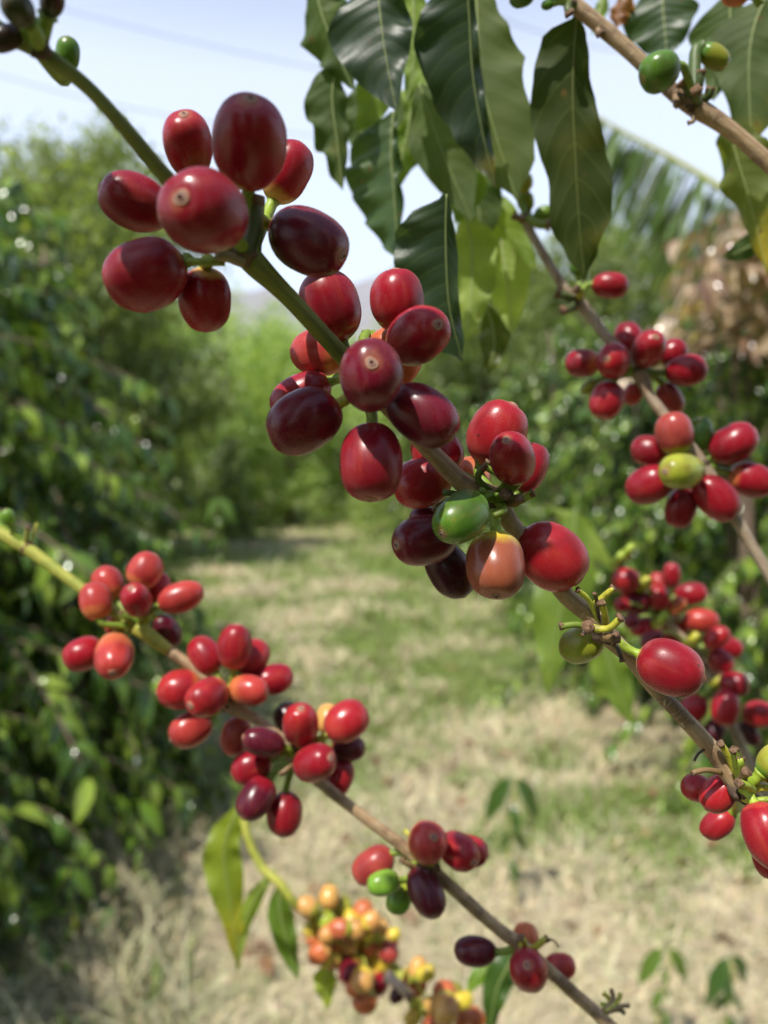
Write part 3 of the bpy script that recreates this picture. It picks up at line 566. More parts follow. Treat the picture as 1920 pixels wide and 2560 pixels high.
for i, (pts, r, c, t) in enumerate([([(1500, 1560, 0), (1472, 1500, -3), (1444, 1474, -4)], 7, (.36, .40, .04), True), ([(1498, 1560, 0), (1492, 1505, -4), (1486, 1484, -5)], 5, DK, True), ([(1490, 1510, -3), (1510, 1490, -4), (1534, 1470, -5)], 8.5, YG, True),
        ([(1516, 1560, -3), (1512, 1535, -7), (1504, 1506, -9)], 9, YG, True), ([(1475, 1570, -7), (1520, 1572, -9), (1553, 1543, -11)], 9.5, YG, True), ([(1480, 1572, -5), (1440, 1562, -6), (1402, 1566, -6)], 9, (.17, .24, .03), True),
        ([(1490, 1575, -4), (1474, 1572, -8), (1470, 1568, -10)], 14, DK, True), ([(1470, 1572, -5), (1462, 1580, -7), (1456, 1586, -7)], 6, DK, True), ([(1510, 1590, -3), (1530, 1596, -6), (1537, 1598, -7)], 12, BR, True), ([(1535, 1600, -3), (1548, 1630, -4), (1556, 1652, -4)], 6, DK, True)]):
    stub(bA, pts, .165, r, c, t, 50 + i)
for i, (pts, r, c, t) in enumerate([([(1848, 1960, 0), (1820, 1890, -2), (1800, 1858, -3)], 9, YG, True), ([(1850, 1950, -2), (1838, 1900, -5), (1834, 1874, -6)], 9, LG, True), ([(1855, 1950, -4), (1852, 1910, -8), (1850, 1895, -8)], 9, LG, True), ([(1850, 1960, -4), (1862, 1935, -8), (1866, 1930, -9)], 11, BR, True),
        ([(1870, 1965, -2), (1895, 1945, -4), (1925, 1948, -5)], 9, YG, True), ([(1880, 1975, -5), (1870, 1965, -8), (1848, 1957, -10)], 10, LG, True), ([(1860, 1990, -2), (1900, 1970, -4), (1960, 1975, -4)], 9, YG, False), ([(1860, 1995, -2), (1885, 2010, -5), (1862, 2032, -6)], 9, YG, True),
        ([(1870, 1998, -2), (1905, 2000, -4), (1940, 1996, -4)], 8, LG, True), ([(1800, 1930, 0), (1765, 1925, -2), (1732, 1932, -3)], 7, BR, True), ([(1765, 1870, 0), (1745, 1885, -1), (1736, 1902, -1)], 3.5, DK, False)]):
    stub(bA, pts, .168, r, c, t, 70 + i)
for i, (u, v, r, ox) in enumerate([(1260, 1268, 12, 0), (1225, 1262, 11, 0), (1275, 1235, 9, -3), (1520, 1600, 12, -3), (1540, 1585, 9, -2), (1868, 1985, 14, -3), (1842, 1990, 10, -2)]): knot(bA, u, v, (.162 if u < 1300 else .165 if u < 1600 else .168) + ox / 1000, r, 90 + i, None, 'bud')

bB = empty('coffee_branch', P(1084, 2176, .252), 'lower coffee branch, yellow green at left turning brown, strung with red cherries', 'branch', 'coffee branches bearing cherries')
segment(bB, 'green_shoot', [(-50, 1300, .274, 17), (0, 1332, .273, 16), (60, 1366, .272, 17), (110, 1402, .271, 15), (203, 1470, .269, 14), (290, 1532, .267, 15), (340, 1566, .266, 18)], M_GREENL, .05, 3)
segment(bB, 'green_shoot', [(344, 1568, .266, 21), (385, 1598, .265, 17), (424, 1628, .2648, 15)], M_GREENL, .04, 5)
segment(bB, 'woody_stem', [(423, 1627, .2648, 14), (492, 1677, .264, 13), (570, 1757, .262, 18), (637, 1798, .261, 14), (706, 1850, .2595, 14), (738, 1896, .258, 18), (804, 1958, .2565, 15), (871, 2012, .2555, 14), (990, 2102, .2535, 14.5), (1084, 2180, .252, 17), (1130, 2220, .251, 15.5), (1244, 2321, .249, 15.5), (1303, 2365, .248, 18), (1389, 2441, .247, 15.5), (1509, 2550, .245, 15.5), (1600, 2640, .244, 16)], M_BARK, .14, 6)
for i, (nd, r) in enumerate([(B0, 19), (B1, 18), (B2, 20), (B3, 20), (B4, 19), (B5, 20)]): knot(bB, *nd, r, 20 + i, M_DRY if i in (0, 4) else None)
for i, (pts, d, r, c, t) in enumerate([([(69, 1371, 0), (66, 1345, -2), (70, 1318, -3)], .272, 6, (.3, .3, .06), True), ([(69, 1371, 0), (82, 1340, -1), (92, 1308, -1)], .272, 3, YG, False), ([(345, 1568, 0), (318, 1545, -4), (300, 1534, -5)], .266, 9, GR, True), ([(348, 1560, 0), (372, 1545, -3), (365, 1535, -4)], .266, 7, LG, True),
        ([(738, 1890, 0), (712, 1885, -4), (690, 1888, -6)], .258, 7, GR, True), ([(738, 1900, 0), (720, 1920, -5), (702, 1935, -6)], .258, 7, BR, True), ([(1084, 2176, 0), (1062, 2130, -3), (1012, 2075, 1)], .252, 6, YG, False), ([(1084, 2176, 0), (1030, 2165, -5), (1005, 2150, -6)], .252, 7, BR, True),
        ([(1303, 2365, 0), (1330, 2372, -5), (1366, 2345, -6)], .248, 8, YG, True), ([(1366, 2345, -6), (1385, 2352, -6), (1396, 2366, -6)], .248, 3, BR, False), ([(1303, 2365, 0), (1310, 2355, -6), (1302, 2345, -8)], .248, 9, YG, True)]):
    stub(bB, pts, d, r, c, t, 110 + i)
# dried flower remnants at the lower end
for i, (du, dv, c) in enumerate([(-28, -28, YG), (-8, -38, BR), (16, -26, YG), (36, 4, BR), (-34, 0, LG), (24, 22, DK)]):
    stub(bB, [(1506, 2532, 0), (1536 + du * .4, 2515 + dv * .4, 6), (1536 + du, 2510 + dv, 8)], .245, 6, c, False, 140 + i, 'dried_flower')

bC = empty('coffee_branch', P(1752, 1160, .268), 'thin pale brown branch behind the right hand bunches of cherries', 'branch', 'coffee branches bearing cherries')
segment(bC, 'woody_stem', [(1311, 545, .285, 12), (1340, 605, .284, 11), (1412, 722, .282, 12), (1442, 754, .282, 18), (1470, 780, .281, 14), (1524, 851, .278, 13), (1594, 928, .275, 18), (1625, 990, .273, 14), (1659, 1037, .271, 14), (1752, 1160, .268, 18), (1836, 1291, .266, 14), (1901, 1400, .264, 14), (1980, 1530, .262, 15)], M_BARKG, .08, 8)
for i, nd in enumerate((C1, CM, C2, C3)): knot(bC, *nd, [15, 22, 18, 20][i], 160 + i)
for i, (pts, d, r, c) in enumerate([([(1440, 752, 0), (1412, 740, -3), (1392, 732, -3)], .282, 11, (.06, .09, .02)), ([(1440, 752, 0), (1425, 770, -3), (1408, 778, -4)], .282, 10, (.05, .08, .02)), ([(1440, 752, 0), (1452, 732, -5), (1440, 722, -6)], .282, 10, YG), ([(1311, 545, 0), (1345, 560, -3), (1372, 562, -3)], .285, 11, (.2, .28, .04)), ([(1311, 545, 0), (1296, 545, -3), (1284, 540, -3)], .285, 9, BR)]):
    stub(bC, pts, d, r, c, True, 170 + i)
bT = empty('coffee_branch', P(1737, 262, .222), 'bare reddish brown branch crossing the top right corner, with green fruitlets', 'branch', 'coffee branches bearing cherries')
segment(bT, 'woody_stem', [(1340, -80, .227, 17), (1423, 0, .226, 18), (1509, 71, .225, 19), (1595, 148, .224, 18), (1689, 235, .223, 19), (1737, 266, .222, 24), (1823, 323, .221, 19), (1917, 404, .220, 19), (1990, 475, .219, 19)], M_BARK, .08, 9)
knot(bT, 1735, 262, .2215, 24, 180); knot(bT, 1430, 10, .2255, 20, 181)
for i, (pts, r, c) in enumerate([([(1735, 262, 0), (1720, 225, -3), (1705, 205, -4)], 11, (.06, .10, .02)), ([(1735, 262, 0), (1748, 215, -3), (1752, 180, -4)], 11, (.06, .10, .02)), ([(1735, 262, 0), (1770, 240, -3), (1778, 222, -4)], 12, (.06, .10, .02)), ([(1745, 262, 0), (1742, 240, -6), (1740, 225, -8)], 12, (.07, .11, .02)), ([(1720, 270, 0), (1735, 300, -2), (1722, 308, -2)], 5, BR), ([(1690, 240, 0), (1690, 258, -2), (1694, 262, -2)], 9, BR), ([(1500, 66, 0), (1496, 80, -2), (1500, 86, -2)], 10, BR), ([(1424, 0, 0), (1420, 24, -3), (1424, 36, -3)], 10, (.06, .1, .02))]):
    stub(bT, pts, .222 if i < 6 else .226, r, c, True, 190 + i, 'fruitlet' if i < 4 else 'stub')
bD = empty('coffee_branch', P(741, 2264, .408), 'blurred yellow green stem leading into the orange and yellow bunch', 'branch', 'coffee branches bearing cherries')
segment(bD, 'green_shoot', [(668, 1890, .445, 8), (632, 1975, .435, 9), (612, 2061, .425, 10), (651, 2162, .42, 10.5), (700, 2209, .415, 11), (741, 2262, .415, 11), (800, 2300, .432, 13), (890, 2365, .436, 13), (990, 2425, .43, 13), (1032, 2498, .415, 13), (1110, 2570, .405, 13)], M_GREENL, .05, 11)
for i, (pts, r, c) in enumerate([([(1032, 2480, 0), (1046, 2500, -5), (1048, 2520, -5)], 11, YG), ([(1032, 2490, 0), (1030, 2530, -5), (1022, 2550, -5)], 10, YG)]): stub(bD, pts, .408, r, c, False, 210 + i)
stub(bD, [(968, 2440, 0), (1000, 2465, -6), (1026, 2492, -8)], .402, 13, (.42, .30, .22), True, 214, 'withered_husk')
bE = empty('coffee_branch', P(1774, 1688, .37), 'blurred pinkish grey twig behind the sharp single red cherry', 'branch', 'coffee branches bearing cherries')
segment(bE, 'woody_stem', [(1560, 1420, .38, 8), (1660, 1545, .375, 10), (1720, 1610, .373, 10), (1774, 1688, .371, 12), (1830, 1814, .367, 13), (1872, 1905, .364, 13), (1950, 2060, .36, 14)], M_BARKG, .06, 12)
for i, (x, y, c) in enumerate([(905, 920, YG), (620, 740, LG), (1110, 1310, YG), (1030, 1400, GR), (470, 420, YG), (330, 130, LG), (240, 200, LG)]):
    u, v = zr(x, y, RE); stub(bE, [(u - 12, v + 14, 0), (u, v, -8), (u + 10, v - 12, -8)], .372, 12, c, False, 220 + i, 'fruitlet')

# ------------------------------------------------------------------ near leaves
WS = 1.2
def leaf(label, mid, wl, wr, col, face=0, fold=12, wave=5, waves=5, yellow=0., flip=False, group='hanging coffee leaves', rib=(.3, .36, .12), seed=None, ribr=1.9, kind='coffee_leaf', shift=None, ws=None):
    """mid: photo pixels (u, v, depth) down the midrib; wl / wr: half widths in pixels (listed along the leaf, or one maximum)"""
    seed = seed if seed is not None else mid[0][0] + mid[0][1]
    ns = 34; q = crom(mid, 10); ln = len(q); smp = [q[0] + 0 for _ in range(0)]
    ts = np.linspace(0, ln - 1, ns); mids = []
    for t in ts:
        i = int(min(t, ln - 2)); f = t - i; mids.append(q[i] * (1 - f) + q[i + 1] * f)
    pts = [P(*m) + (shift or Vector()) for m in mids]; ksc = [m[2] / F for m in mids]
    def prof(wd, t):
        if isinstance(wd, (int, float)):
            return wd * (min(1, t / .38) ** .75 if t < .38 else max(0., 1 - ((t - .38) / .62) ** 2.1) ** .9 * (1 - .25 * ((t - .38) / .62)))
        x = t * (len(wd) - 1); i = int(min(x, len(wd) - 2)); f = x - i; f = f * f * (3 - 2 * f); return wd[i] * (1 - f) + wd[i + 1] * f
    mb = MB(); nc = 7; vs = []; uvs = []
    ph = seed * .37 % 6.28; ribs = []
    for i, p in enumerate(pts):
        t = i / (ns - 1); T = (pts[min(i + 1, ns - 1)] - pts[max(i - 1, 0)]).normalized(); V = (CAM - p).normalized() if shift is None else SUN
        S = T.cross(V).normalized(); Nn = S.cross(T).normalized()
        if Nn.dot(V) < 0: Nn = -Nn
        if S.dot(RT) < 0: S = -S
        fa = R(face); S, Nn = S * math.cos(fa) + Nn * math.sin(fa), Nn * math.cos(fa) - S * math.sin(fa)
        for k in range(-nc, nc + 1):
            x = k / nc; wd = (WS if shift is None and ws is None else ws or 1.) * prof(wl if x < 0 else wr, t) * ksc[i] / max(.25, abs(math.cos(fa)))
            wv = 3.2 * wave * ksc[i] * abs(x) ** 1.6 * (.35 * math.sin(t * waves * 6.28 + ph + (1.3 if x > 0 else 0)) + 1.5 * mnoise.noise(Vector((t * waves * 1.5 + ph, 4. if x > 0 else 0., seed)))) * min(1, 4 * t, 5 * (1 - t) + .1)
            wob = 1 + .16 * mnoise.noise(Vector((t * waves * 1.2 + ph * 2, 9. if x > 0 else 2., seed)))
            vs.append(p + S * (x * wd * wob * math.cos(R(fold))) - Nn * (abs(x) * wd * math.sin(R(fold))) * (1 if fold >= 0 else 1) + Nn * wv); uvs.append((x, t))
        ribs.append((p + Nn * .0003, p - Nn * .0003))
    m = 2 * nc + 1
    fs = [(i * m + k, i * m + k + 1, (i + 1) * m + k + 1, (i + 1) * m + k) for i in range(ns - 1) for k in range(m - 1)]
    # the upper face of the blade looks at the viewer unless flipped
    a, b2, c3 = Vector(vs[fs[60][0]]), Vector(vs[fs[60][1]]), Vector(vs[fs[60][2]])
    facing = (b2 - a).cross(c3 - a).dot(CAM - a) > 0
    if facing == flip: fs = [f[::-1] for f in fs]
    mb.add(vs, fs, uvs)
    root = empty(kind, pts[0], label, 'leaf', group)
    bl = mb.build('blade', M_LEAF, root); bl.color = (*col, 1); bl['yellowing'] = float(yellow)
    mb = MB(); mb.tube([p for p in pts], [ribr * k * (1.15 - .85 * i / ns) for i, k in enumerate(ksc)], 7); r_ = mb.build('midrib', M_RIB, root); r_.color = (*rib, 1)
    return root
DG = (.026, .050, .026); MG = (.055, .09, .025); LT = (.17, .25, .05); BT = (.26, .34, .09); OL = (.06, .08, .012)
RL = (700, 0, .4339); RR = (1300, 0, .3737)
def zl(pts, r, d): return [(r[0] + x * r[2], r[1] + y * r[2], (d if isinstance(d, float) else d[0] + (d[1] - d[0]) * i / (len(pts) - 1))) for i, (x, y) in enumerate(pts)]
S4 = .4339
leaf('broad pale backed leaf at the left edge of the hanging leaf cluster', zl([(200, -120), (235, 60), (310, 260), (425, 520)], RL, .262), 70, 62, MG, 20, 14, 10, 4, flip=True)
leaf('narrow leaf with a browned tip hanging lowest at the left of the cluster', zl([(330, 340), (300, 560), (330, 820), (362, 1100)], RL, .266), 58, 34, MG, -15, 12, 8, 5, yellow=.5, flip=True)
leaf('glossy dark leaf hanging at the top of the cluster, left of a pale one', zl([(560, -160), (575, 60), (610, 330), (672, 640)], RL, .235), 112, 66, DG, 0, 10, 9, 3)
leaf('pale yellow green leaf between the two glossy dark ones', zl([(770, -120), (772, 100), (775, 330), (735, 590)], RL, .258), 42, 46, LT, 0, 10, 9, 4, flip=True)
leaf('short green leaf seen below the left glossy dark leaf', zl([(620, 300), (560, 470), (520, 620), (430, 760)], RL, .275), 40, 44, LT, 0, 10, 5, 3, flip=True)
leaf('long green leaf with shiny left half hanging to the hill line', zl([(655, 640), (640, 860), (660, 1160), (685, 1520)], RL, .272), [8, 70, 108, 112, 100, 78, 40, 3], [4, 12, 16, 18, 18, 14, 8, 2], (.05, .095, .028), 12, 18, 13, 5)
leaf('light green leaf beside the long shiny one, against the sky', zl([(760, 620), (735, 760), (700, 930), (668, 1110)], RL, .281), 22, 34, LT, 0, 10, 6, 3, flip=True)
leaf('large dark leaf with yellow blotches in the middle of the cluster', zl([(1075, -130), (1092, 120), (1110, 420), (1165, 760), (1243, 1080)], RL, (.228, .245)), [60, 108, 118, 112, 92, 62, 34, 2], [8, 14, 16, 18, 20, 18, 14, 2], DG, 0, 12, 10, 4, yellow=.4)
leaf('broad pale underside leaf at the right of the cluster against the sky', zl([(1130, -90), (1140, 160), (1160, 450), (1250, 800), (1370, 1160)], RL, .255), [8, 16, 22, 40, 62, 70, 44, 2], [24, 42, 66, 88, 82, 84, 62, 2], (.085, .115, .035), 10, 16, 12, 4, flip=True)
leaf('dull grey green leaf underside in the heart of the cluster', zl([(800, 480), (880, 720), (980, 980), (1110, 1280)], RL, .275), 62, 72, (.085, .125, .045), 0, 8, 6, 4, flip=True)
leaf('dark leaf hanging below the cluster beside the second bunch of cherries', zl([(960, 1120), (955, 1400), (975, 1760), (1050, 2080)], RL, (.215, .23)), [10, 74, 106, 116, 108, 92, 60, 3], [4, 12, 20, 24, 24, 22, 16, 2], DG, 0, 12, 8, 4)
leaf('sunlit pale green leaf with clear veins below the cluster', zl([(1060, 1210), (1105, 1420), (1100, 1700), (1075, 1960)], RL, .29), 54, 58, BT, 0, 8, 8, 4, flip=True, rib=(.4, .45, .2))
leaf('sunlit pale leaf right of the clear veined one', zl([(1270, 1370), (1300, 1550), (1320, 1720), (1335, 1930)], RL, .296), 48, 50, BT, 0, 8, 6, 3, flip=True, rib=(.4, .45, .2))
leaf('pale leaf slanting under the green fruitlets', zl([(1060, 1060), (1180, 1200), (1330, 1360), (1490, 1560)], RL, .305), 44, 46, LT, 0, 8, 6, 3, flip=True)
leaf('small olive leaf in shade under the pale leaves', zl([(1190, 1760), (1230, 1900), (1230, 2030), (1180, 2160)], RL, .30), 34, 34, OL, 0, 10, 5, 3)
leaf('pale leaf fragment filling the gap above the dark hanging leaf', zl([(950, 820), (1010, 960), (1060, 1100), (1010, 1290)], RL, .285), 50, 60, LT, 0, 8, 7, 3, flip=True)
leaf('half hidden pale leaf deep in the left of the leaf cluster', zl([(470, 440), (480, 600), (470, 760), (430, 900)], RL, .292), 46, 40, MG, 0, 8, 6, 3, flip=True)
leaf('half hidden pale leaf behind the two glossy dark ones', zl([(860, 300), (840, 500), (830, 700), (800, 900)], RL, .292), 52, 46, LT, 0, 8, 6, 3, flip=True)
leaf('half hidden green leaf between the long shiny leaf and the grey green one', zl([(700, 520), (740, 700), (750, 860), (720, 1010)], RL, .295), 44, 40, MG, 0, 8, 6, 3, flip=True)
leaf('half hidden leaf behind the grey green one near the fruitlets', zl([(1000, 860), (1100, 1060), (1150, 1240), (1140, 1420)], RL, .30), 64, 60, MG, 0, 8, 6, 3, flip=True)
leaf('long dark green leaf hanging alone in front of the sky on the right', zl([(392, 60), (372, 200), (352, 600), (372, 1080), (398, 1520), (432, 1870)], RR, (.226, .245)), [3, 12, 80, 96, 101, 90, 70, 63, 40, 4], [3, 8, 26, 38, 56, 72, 84, 78, 40, 3], (.026, .040, .004), 0, 8, 7, 5, yellow=.12, ws=1.02, flip=True, rib=(.17, .19, .04))
leaf('dark leaf behind the bare branch at the top right', zl([(960, -160), (955, 40), (970, 220), (985, 400)], RR, .285), 84, 72, (.03, .06, .02), 0, 8, 8, 3)
leaf('dull green leaf with a pale rib at the top right', zl([(1400, -60), (1405, 130), (1390, 340), (1290, 680)], RR, .27), 84, 44, MG, 0, 10, 8, 3, flip=True)
leaf('broad leaf hanging along the right edge behind the branch', zl([(1650, -40), (1560, 200), (1530, 480), (1550, 1000)], RR, .262), [3, 50, 84, 78, 62, 40, 3], [3, 30, 60, 80, 80, 60, 3], (.06, .09, .03), 0, 14, 10, 3, yellow=.3, flip=True)
leaf('yellowing leaf by the right edge under the bare branch', zl([(1390, 800), (1450, 1050), (1540, 1350), (1655, 1830)], RR, .262), [4, 34, 56, 60, 46, 24, 3], [4, 40, 70, 66, 50, 30, 3], (.10, .125, .025), 15, 20, 12, 3, yellow=1.0, flip=True)
leaf('small dark leaf at the right edge below the yellowing one', zl([(1680, 1640), (1560, 1640), (1450, 1690), (1350, 1720)], RR, .32), 26, 24, (.03, .055, .015), 0, 10, 4, 2)
leaf('dead brown curled leaf behind the bare branch at the top', zl([(690, -80), (680, 20), (660, 100), (650, 190)], RR, .29), 26, 28, (.26, .12, .06), 20, 25, 9, 3, rib=(.2, .1, .05))
leaf('slim green leaf at the top between the dead one and dark one', zl([(560, -60), (550, 30), (520, 120), (480, 240)], RR, .31), 14, 16, LT, 0, 10, 3, 2)
GL = 'blurred leaves lower down'
leaf('yellow green leaf hanging left of the blurred green stem', [(600, 2010, .43), (560, 2120, .43), (575, 2250, .43), (600, 2425, .43)], 46, 40, (.21, .27, .03), 0, 10, 9, 4, group=GL, yellow=.4)
leaf('green leaf drooping from the blurred green stem beside the yellow bunch', [(700, 2205, .418), (700, 2280, .416), (722, 2370, .414), (745, 2450, .41)], 30, 28, (.09, .16, .02), 0, 12, 6, 3, group=GL)
leaf('small yellow green leaf hanging under the yellow bunch', [(830, 2400, .42), (815, 2440, .42), (815, 2480, .42), (820, 2525, .42)], 26, 26, (.26, .32, .04), 0, 10, 4, 3, group=GL)
leaf('thin leaf of the stem pointing down beside the yellow green leaf', [(690, 2170, .43), (640, 2240, .43), (605, 2330, .43), (590, 2440, .43)], 16, 18, (.18, .25, .03), 0, 10, 4, 3, group=GL)
leaf('dark green leaf at the bottom behind the last lower cherries', [(1300, 2370, .40), (1262, 2430, .40), (1235, 2500, .40), (1225, 2620, .40)], 36, 30, (.045, .095, .018), 0, 12, 8, 3, group=GL)
leaf('bright green leaf beside the dark one at the bottom', [(1262, 2400, .43), (1225, 2418, .43), (1190, 2448, .43), (1165, 2490, .43)], 22, 20, (.13, .24, .03), 0, 10, 4, 2, group=GL)
leaf('broad blurred leaf hanging behind the olive cherry', [(1440, 1270, .6), (1425, 1420, .6), (1390, 1580, .6), (1365, 1740, .6)], 66, 56, (.13, .20, .035), 0, 10, 9, 3, group=GL)
leaf('blurred leaf lit along its edge behind the big red cherry', [(1380, 1270, .62), (1440, 1310, .62), (1490, 1370, .62), (1540, 1430, .62)], 26, 24, (.22, .30, .06), 0, 10, 5, 3, group=GL)
leaf('pointed blurred leaf hanging below the olive cherry', [(1500, 1570, .58), (1520, 1650, .58), (1548, 1730, .58), (1582, 1815, .58)], 44, 40, (.13, .20, .035), 0, 10, 6, 3, group=GL)

GO = 'leaves of the plant hanging just above the view'
leaf('leaf hanging overhead whose shadow falls along the nearest branch', [(180, 470, .13), (560, 800, .137), (1000, 1180, .155), (1420, 1500, .165)], 120, 120, DG, 0, 8, 9, 4, group=GO, shift=SUN * .15)
leaf('leaf hanging overhead whose shadow falls on the topmost node', [(-250, -150, .118), (-60, -20, .118), (120, 120, .119), (420, 380, .122)], 130, 110, DG, 0, 8, 9, 4, group=GO, shift=SUN * .13)
# ------------------------------------------------------------------ ground, hills, cables
def m_ground():
    m, n, l, b = mat('dry_turf'); tc = N(n, 'ShaderNodeTexCoord')
    a = N(n, 'ShaderNodeTexNoise', i_Scale=.55, i_Detail=5.0, i_Roughness=.6); c = N(n, 'ShaderNodeTexNoise', i_Scale=22.0, i_Detail=6.0, i_Roughness=.7)
    for x in (a, c): l.new(tc.outputs['Object'], x.inputs[0])
    k = mixc(n, l, mrange(n, l, a.outputs[0], .42, .62), (.36, .31, .18), (.17, .21, .065))
    k = mixc(n, l, mrange(n, l, c.outputs[0], .4, .7), k, (.40, .33, .20))
    k = mixc(n, l, mrange(n, l, c.outputs[0], .30, .44, .7, 0.), k, (.09, .07, .035))
    l.new(k, b.inputs['Base Color']); b.inputs['Roughness'].default_value = .95
    bp = N(n, 'ShaderNodeBump', i_Strength=.7, i_Distance=.03); l.new(c.outputs[0], bp.inputs['Height']); l.new(bp.outputs[0], b.inputs['Normal'])
    return m
mb = MB(); xs = [-4000, -400, -60] + list(np.linspace(-14, 14, 60)) + [60, 400, 4000]; ys = [-400, -40, -6] + list(np.linspace(0, 30, 70)) + [60, 200, 900, 5200]
vs = [(x, y, .03 * mnoise.noise(Vector((x * .6, y * .6, 0))) + .012 * mnoise.noise(Vector((x * 2.3, y * 2.3, 4)))) for y in ys for x in xs]; nx = len(xs)
mb.add(vs, [(j * nx + i, j * nx + i + 1, (j + 1) * nx + i + 1, (j + 1) * nx + i) for j in range(len(ys) - 1) for i in range(nx - 1)])
g = mb.build('ground', m_ground()); tag(g, 'dry straw coloured ground of the orchard lane', None, None, 'structure')
# straw and green blades
def blades(nb, y0, y1, seed):
    r = np.random.default_rng(seed); u = r.random(nb); y = y0 * (y1 / y0) ** u; x = (r.random(nb) - .5) * 1.25 * y
    z0 = np.array([.03 * mnoise.noise(Vector((a * .6, b * .6, 0))) + .012 * mnoise.noise(Vector((a * 2.3, b * 2.3, 4))) for a, b in zip(x, y)])
    gn = np.array([mnoise.noise(Vector((a * .9, b * .9, 7))) + .5 * mnoise.noise(Vector((a * 3, b * 3, 2))) for a, b in zip(x, y)])
    green = gn + r.normal(0, .22, nb) > .20 - .34 * np.clip((y - 2.2) / 3.5, 0, 1) - .24 * np.exp(-((x - .12) / .55) ** 2) * np.clip((y - 2.4) / 1.5, 0, 1)
    nc = nb // 4; ci = r.integers(0, 700, nc); cy = y0 * (y1 / y0) ** r.random(700); cx = (r.random(700) - .5) * 1.2 * cy          # weed tufts
    y[:nc] = cy[ci] + r.normal(0, .035, nc) * cy[ci] ** .5; x[:nc] = cx[ci] + r.normal(0, .035, nc) * cy[ci] ** .5; green[:nc] = r.random(700)[ci] < .72
    az = r.random(nb) * 6.28; L = np.where(green, r.uniform(.03, .09, nb), r.uniform(.04, .16, nb)) * np.minimum(1.6, (y / 3) ** .4); lean = np.where(green, r.uniform(.2, .9, nb), r.uniform(.9, 1.5, nb))
    wd = r.uniform(.0014, .0036, nb) * np.minimum(2.5, (y / 2.5) ** .7)
    dx, dy = np.cos(az) * np.sin(lean), np.sin(az) * np.sin(lean); dz = np.cos(lean)
    px, py = -np.sin(az) * wd, np.cos(az) * wd
    b0 = np.stack([x, y, z0], 1); m = b0 + np.stack([dx, dy, dz + .18], 1) * L[:, None] * .5; e = b0 + np.stack([dx * 1.1, dy * 1.1, dz * .8 + .04], 1) * L[:, None]
    pp = np.stack([px, py, np.zeros(nb)], 1)
    V = np.stack([b0 - pp, b0 + pp, m + pp * .8, m - pp * .8, e], 1).reshape(-1, 3)
    base = np.where(green[:, None], np.array([.19, .28, .045]), np.array([.66, .57, .36])) * r.uniform(.55, 1.25, (nb, 1)) * r.uniform(.9, 1.1, (nb, 3))
    C = np.repeat(base, 5, 0)
    i = np.arange(nb) * 5; Q = np.stack([i, i + 1, i + 2, i + 3], 1); T = np.stack([i + 3, i + 2, i + 4], 1)
    return V, Q, T, C
def big_mesh(name, V, Q, T, C, material, UV=None):
    me = bpy.data.meshes.new(name); nq, ntri = len(Q), len(T)
    me.vertices.add(len(V)); me.vertices.foreach_set('co', np.asarray(V, np.float32).ravel())
    me.loops.add(nq * 4 + ntri * 3); me.polygons.add(nq + ntri)
    li = np.concatenate([Q.ravel(), T.ravel()]).astype(np.int32); me.loops.foreach_set('vertex_index', li)
    me.polygons.foreach_set('loop_start', np.concatenate([np.arange(nq) * 4, nq * 4 + np.arange(ntri) * 3]).astype(np.int32))
    ca = me.color_attributes.new('tint', 'FLOAT_COLOR', 'POINT'); c = np.ones((len(V), 4), np.float32); c[:, :3] = C; ca.data.foreach_set('color', c.ravel())
    ul = me.uv_layers.new(name='uv')
    if UV is not None: ul.data.foreach_set('uv', np.asarray(UV, np.float32)[li].ravel())
    me.polygons.foreach_set('use_smooth', np.ones(nq + ntri, bool)); me.materials.append(material); me.update(calc_edges=True); me.validate()
    return me
def litter(k, seed):
    r = np.random.default_rng(seed); y = 1.8 * (14 / 1.8) ** r.random(k); x = (r.random(k) - .5) * 1.2 * y; a = r.random(k) * 6.28
    dd = np.stack([np.cos(a), np.sin(a), r.normal(0, .15, k)], 1); dd /= np.linalg.norm(dd, axis=1)[:, None]; nn = np.stack([r.normal(0, .3, k), r.normal(0, .3, k), np.ones(k)], 1)
    L = r.uniform(.05, .11, k); return leaf_blades(np.stack([x, y, np.full(k, .045)], 1), dd, nn, L, L * .4, np.array([(.24, .13, .07)]) * r.uniform(.5, 1.5, (k, 1)), .1)
m, n, l, b = mat('grass_blades'); at = N(n, 'ShaderNodeVertexColor', layer_name='tint'); l.new(at.outputs[0], b.inputs['Base Color']); b.inputs['Roughness'].default_value = .6
V, Q, T, C = blades(300000, 1.5, 24, 3)
g = bpy.data.objects.new('grass', big_mesh('grass', V, Q, T, C, m)); link(g); tag(g, 'dry straw and short green grass covering the lane', None, None, 'stuff')

def ridge(name, Y, pts, m, label):
    mb = MB(); vs = []
    for i, (x, z) in enumerate(pts):
        for k in range(6): vs.append((x, Y + (5 - k) * -Y * .05 + 40 * mnoise.noise(Vector((i * .7, k, 0))), z * (k / 5) ** 1.3 - 5 if k < 5 else z))
    n_ = len(pts); fs = [(i * 6 + k, (i + 1) * 6 + k, (i + 1) * 6 + k + 1, i * 6 + k + 1) for i in range(n_ - 1) for k in range(5)]
    mb.add(vs, fs); return tag(mb.build(name, m), label, None, None, 'structure')
rx = np.linspace(-3600, 3600, 90)
ridge('hills', 3000, [(x, 640 + 150 * math.sin(x * .0011 + .9) + 90 * mnoise.noise(Vector((x * .002, 0, 0))) + 40 * mnoise.noise(Vector((x * .008, 3, 0)))) for x in rx], m_plain('hazed_hill', (.21, .195, .205), .95, .012, .3), 'bare hills with haze put into their grey mauve colour, behind the orchard')  # grey mauve paints distance haze into the hill colour
M_CABLE = m_plain('cable_sheath', (.10, .10, .12), .6, 3, .2)
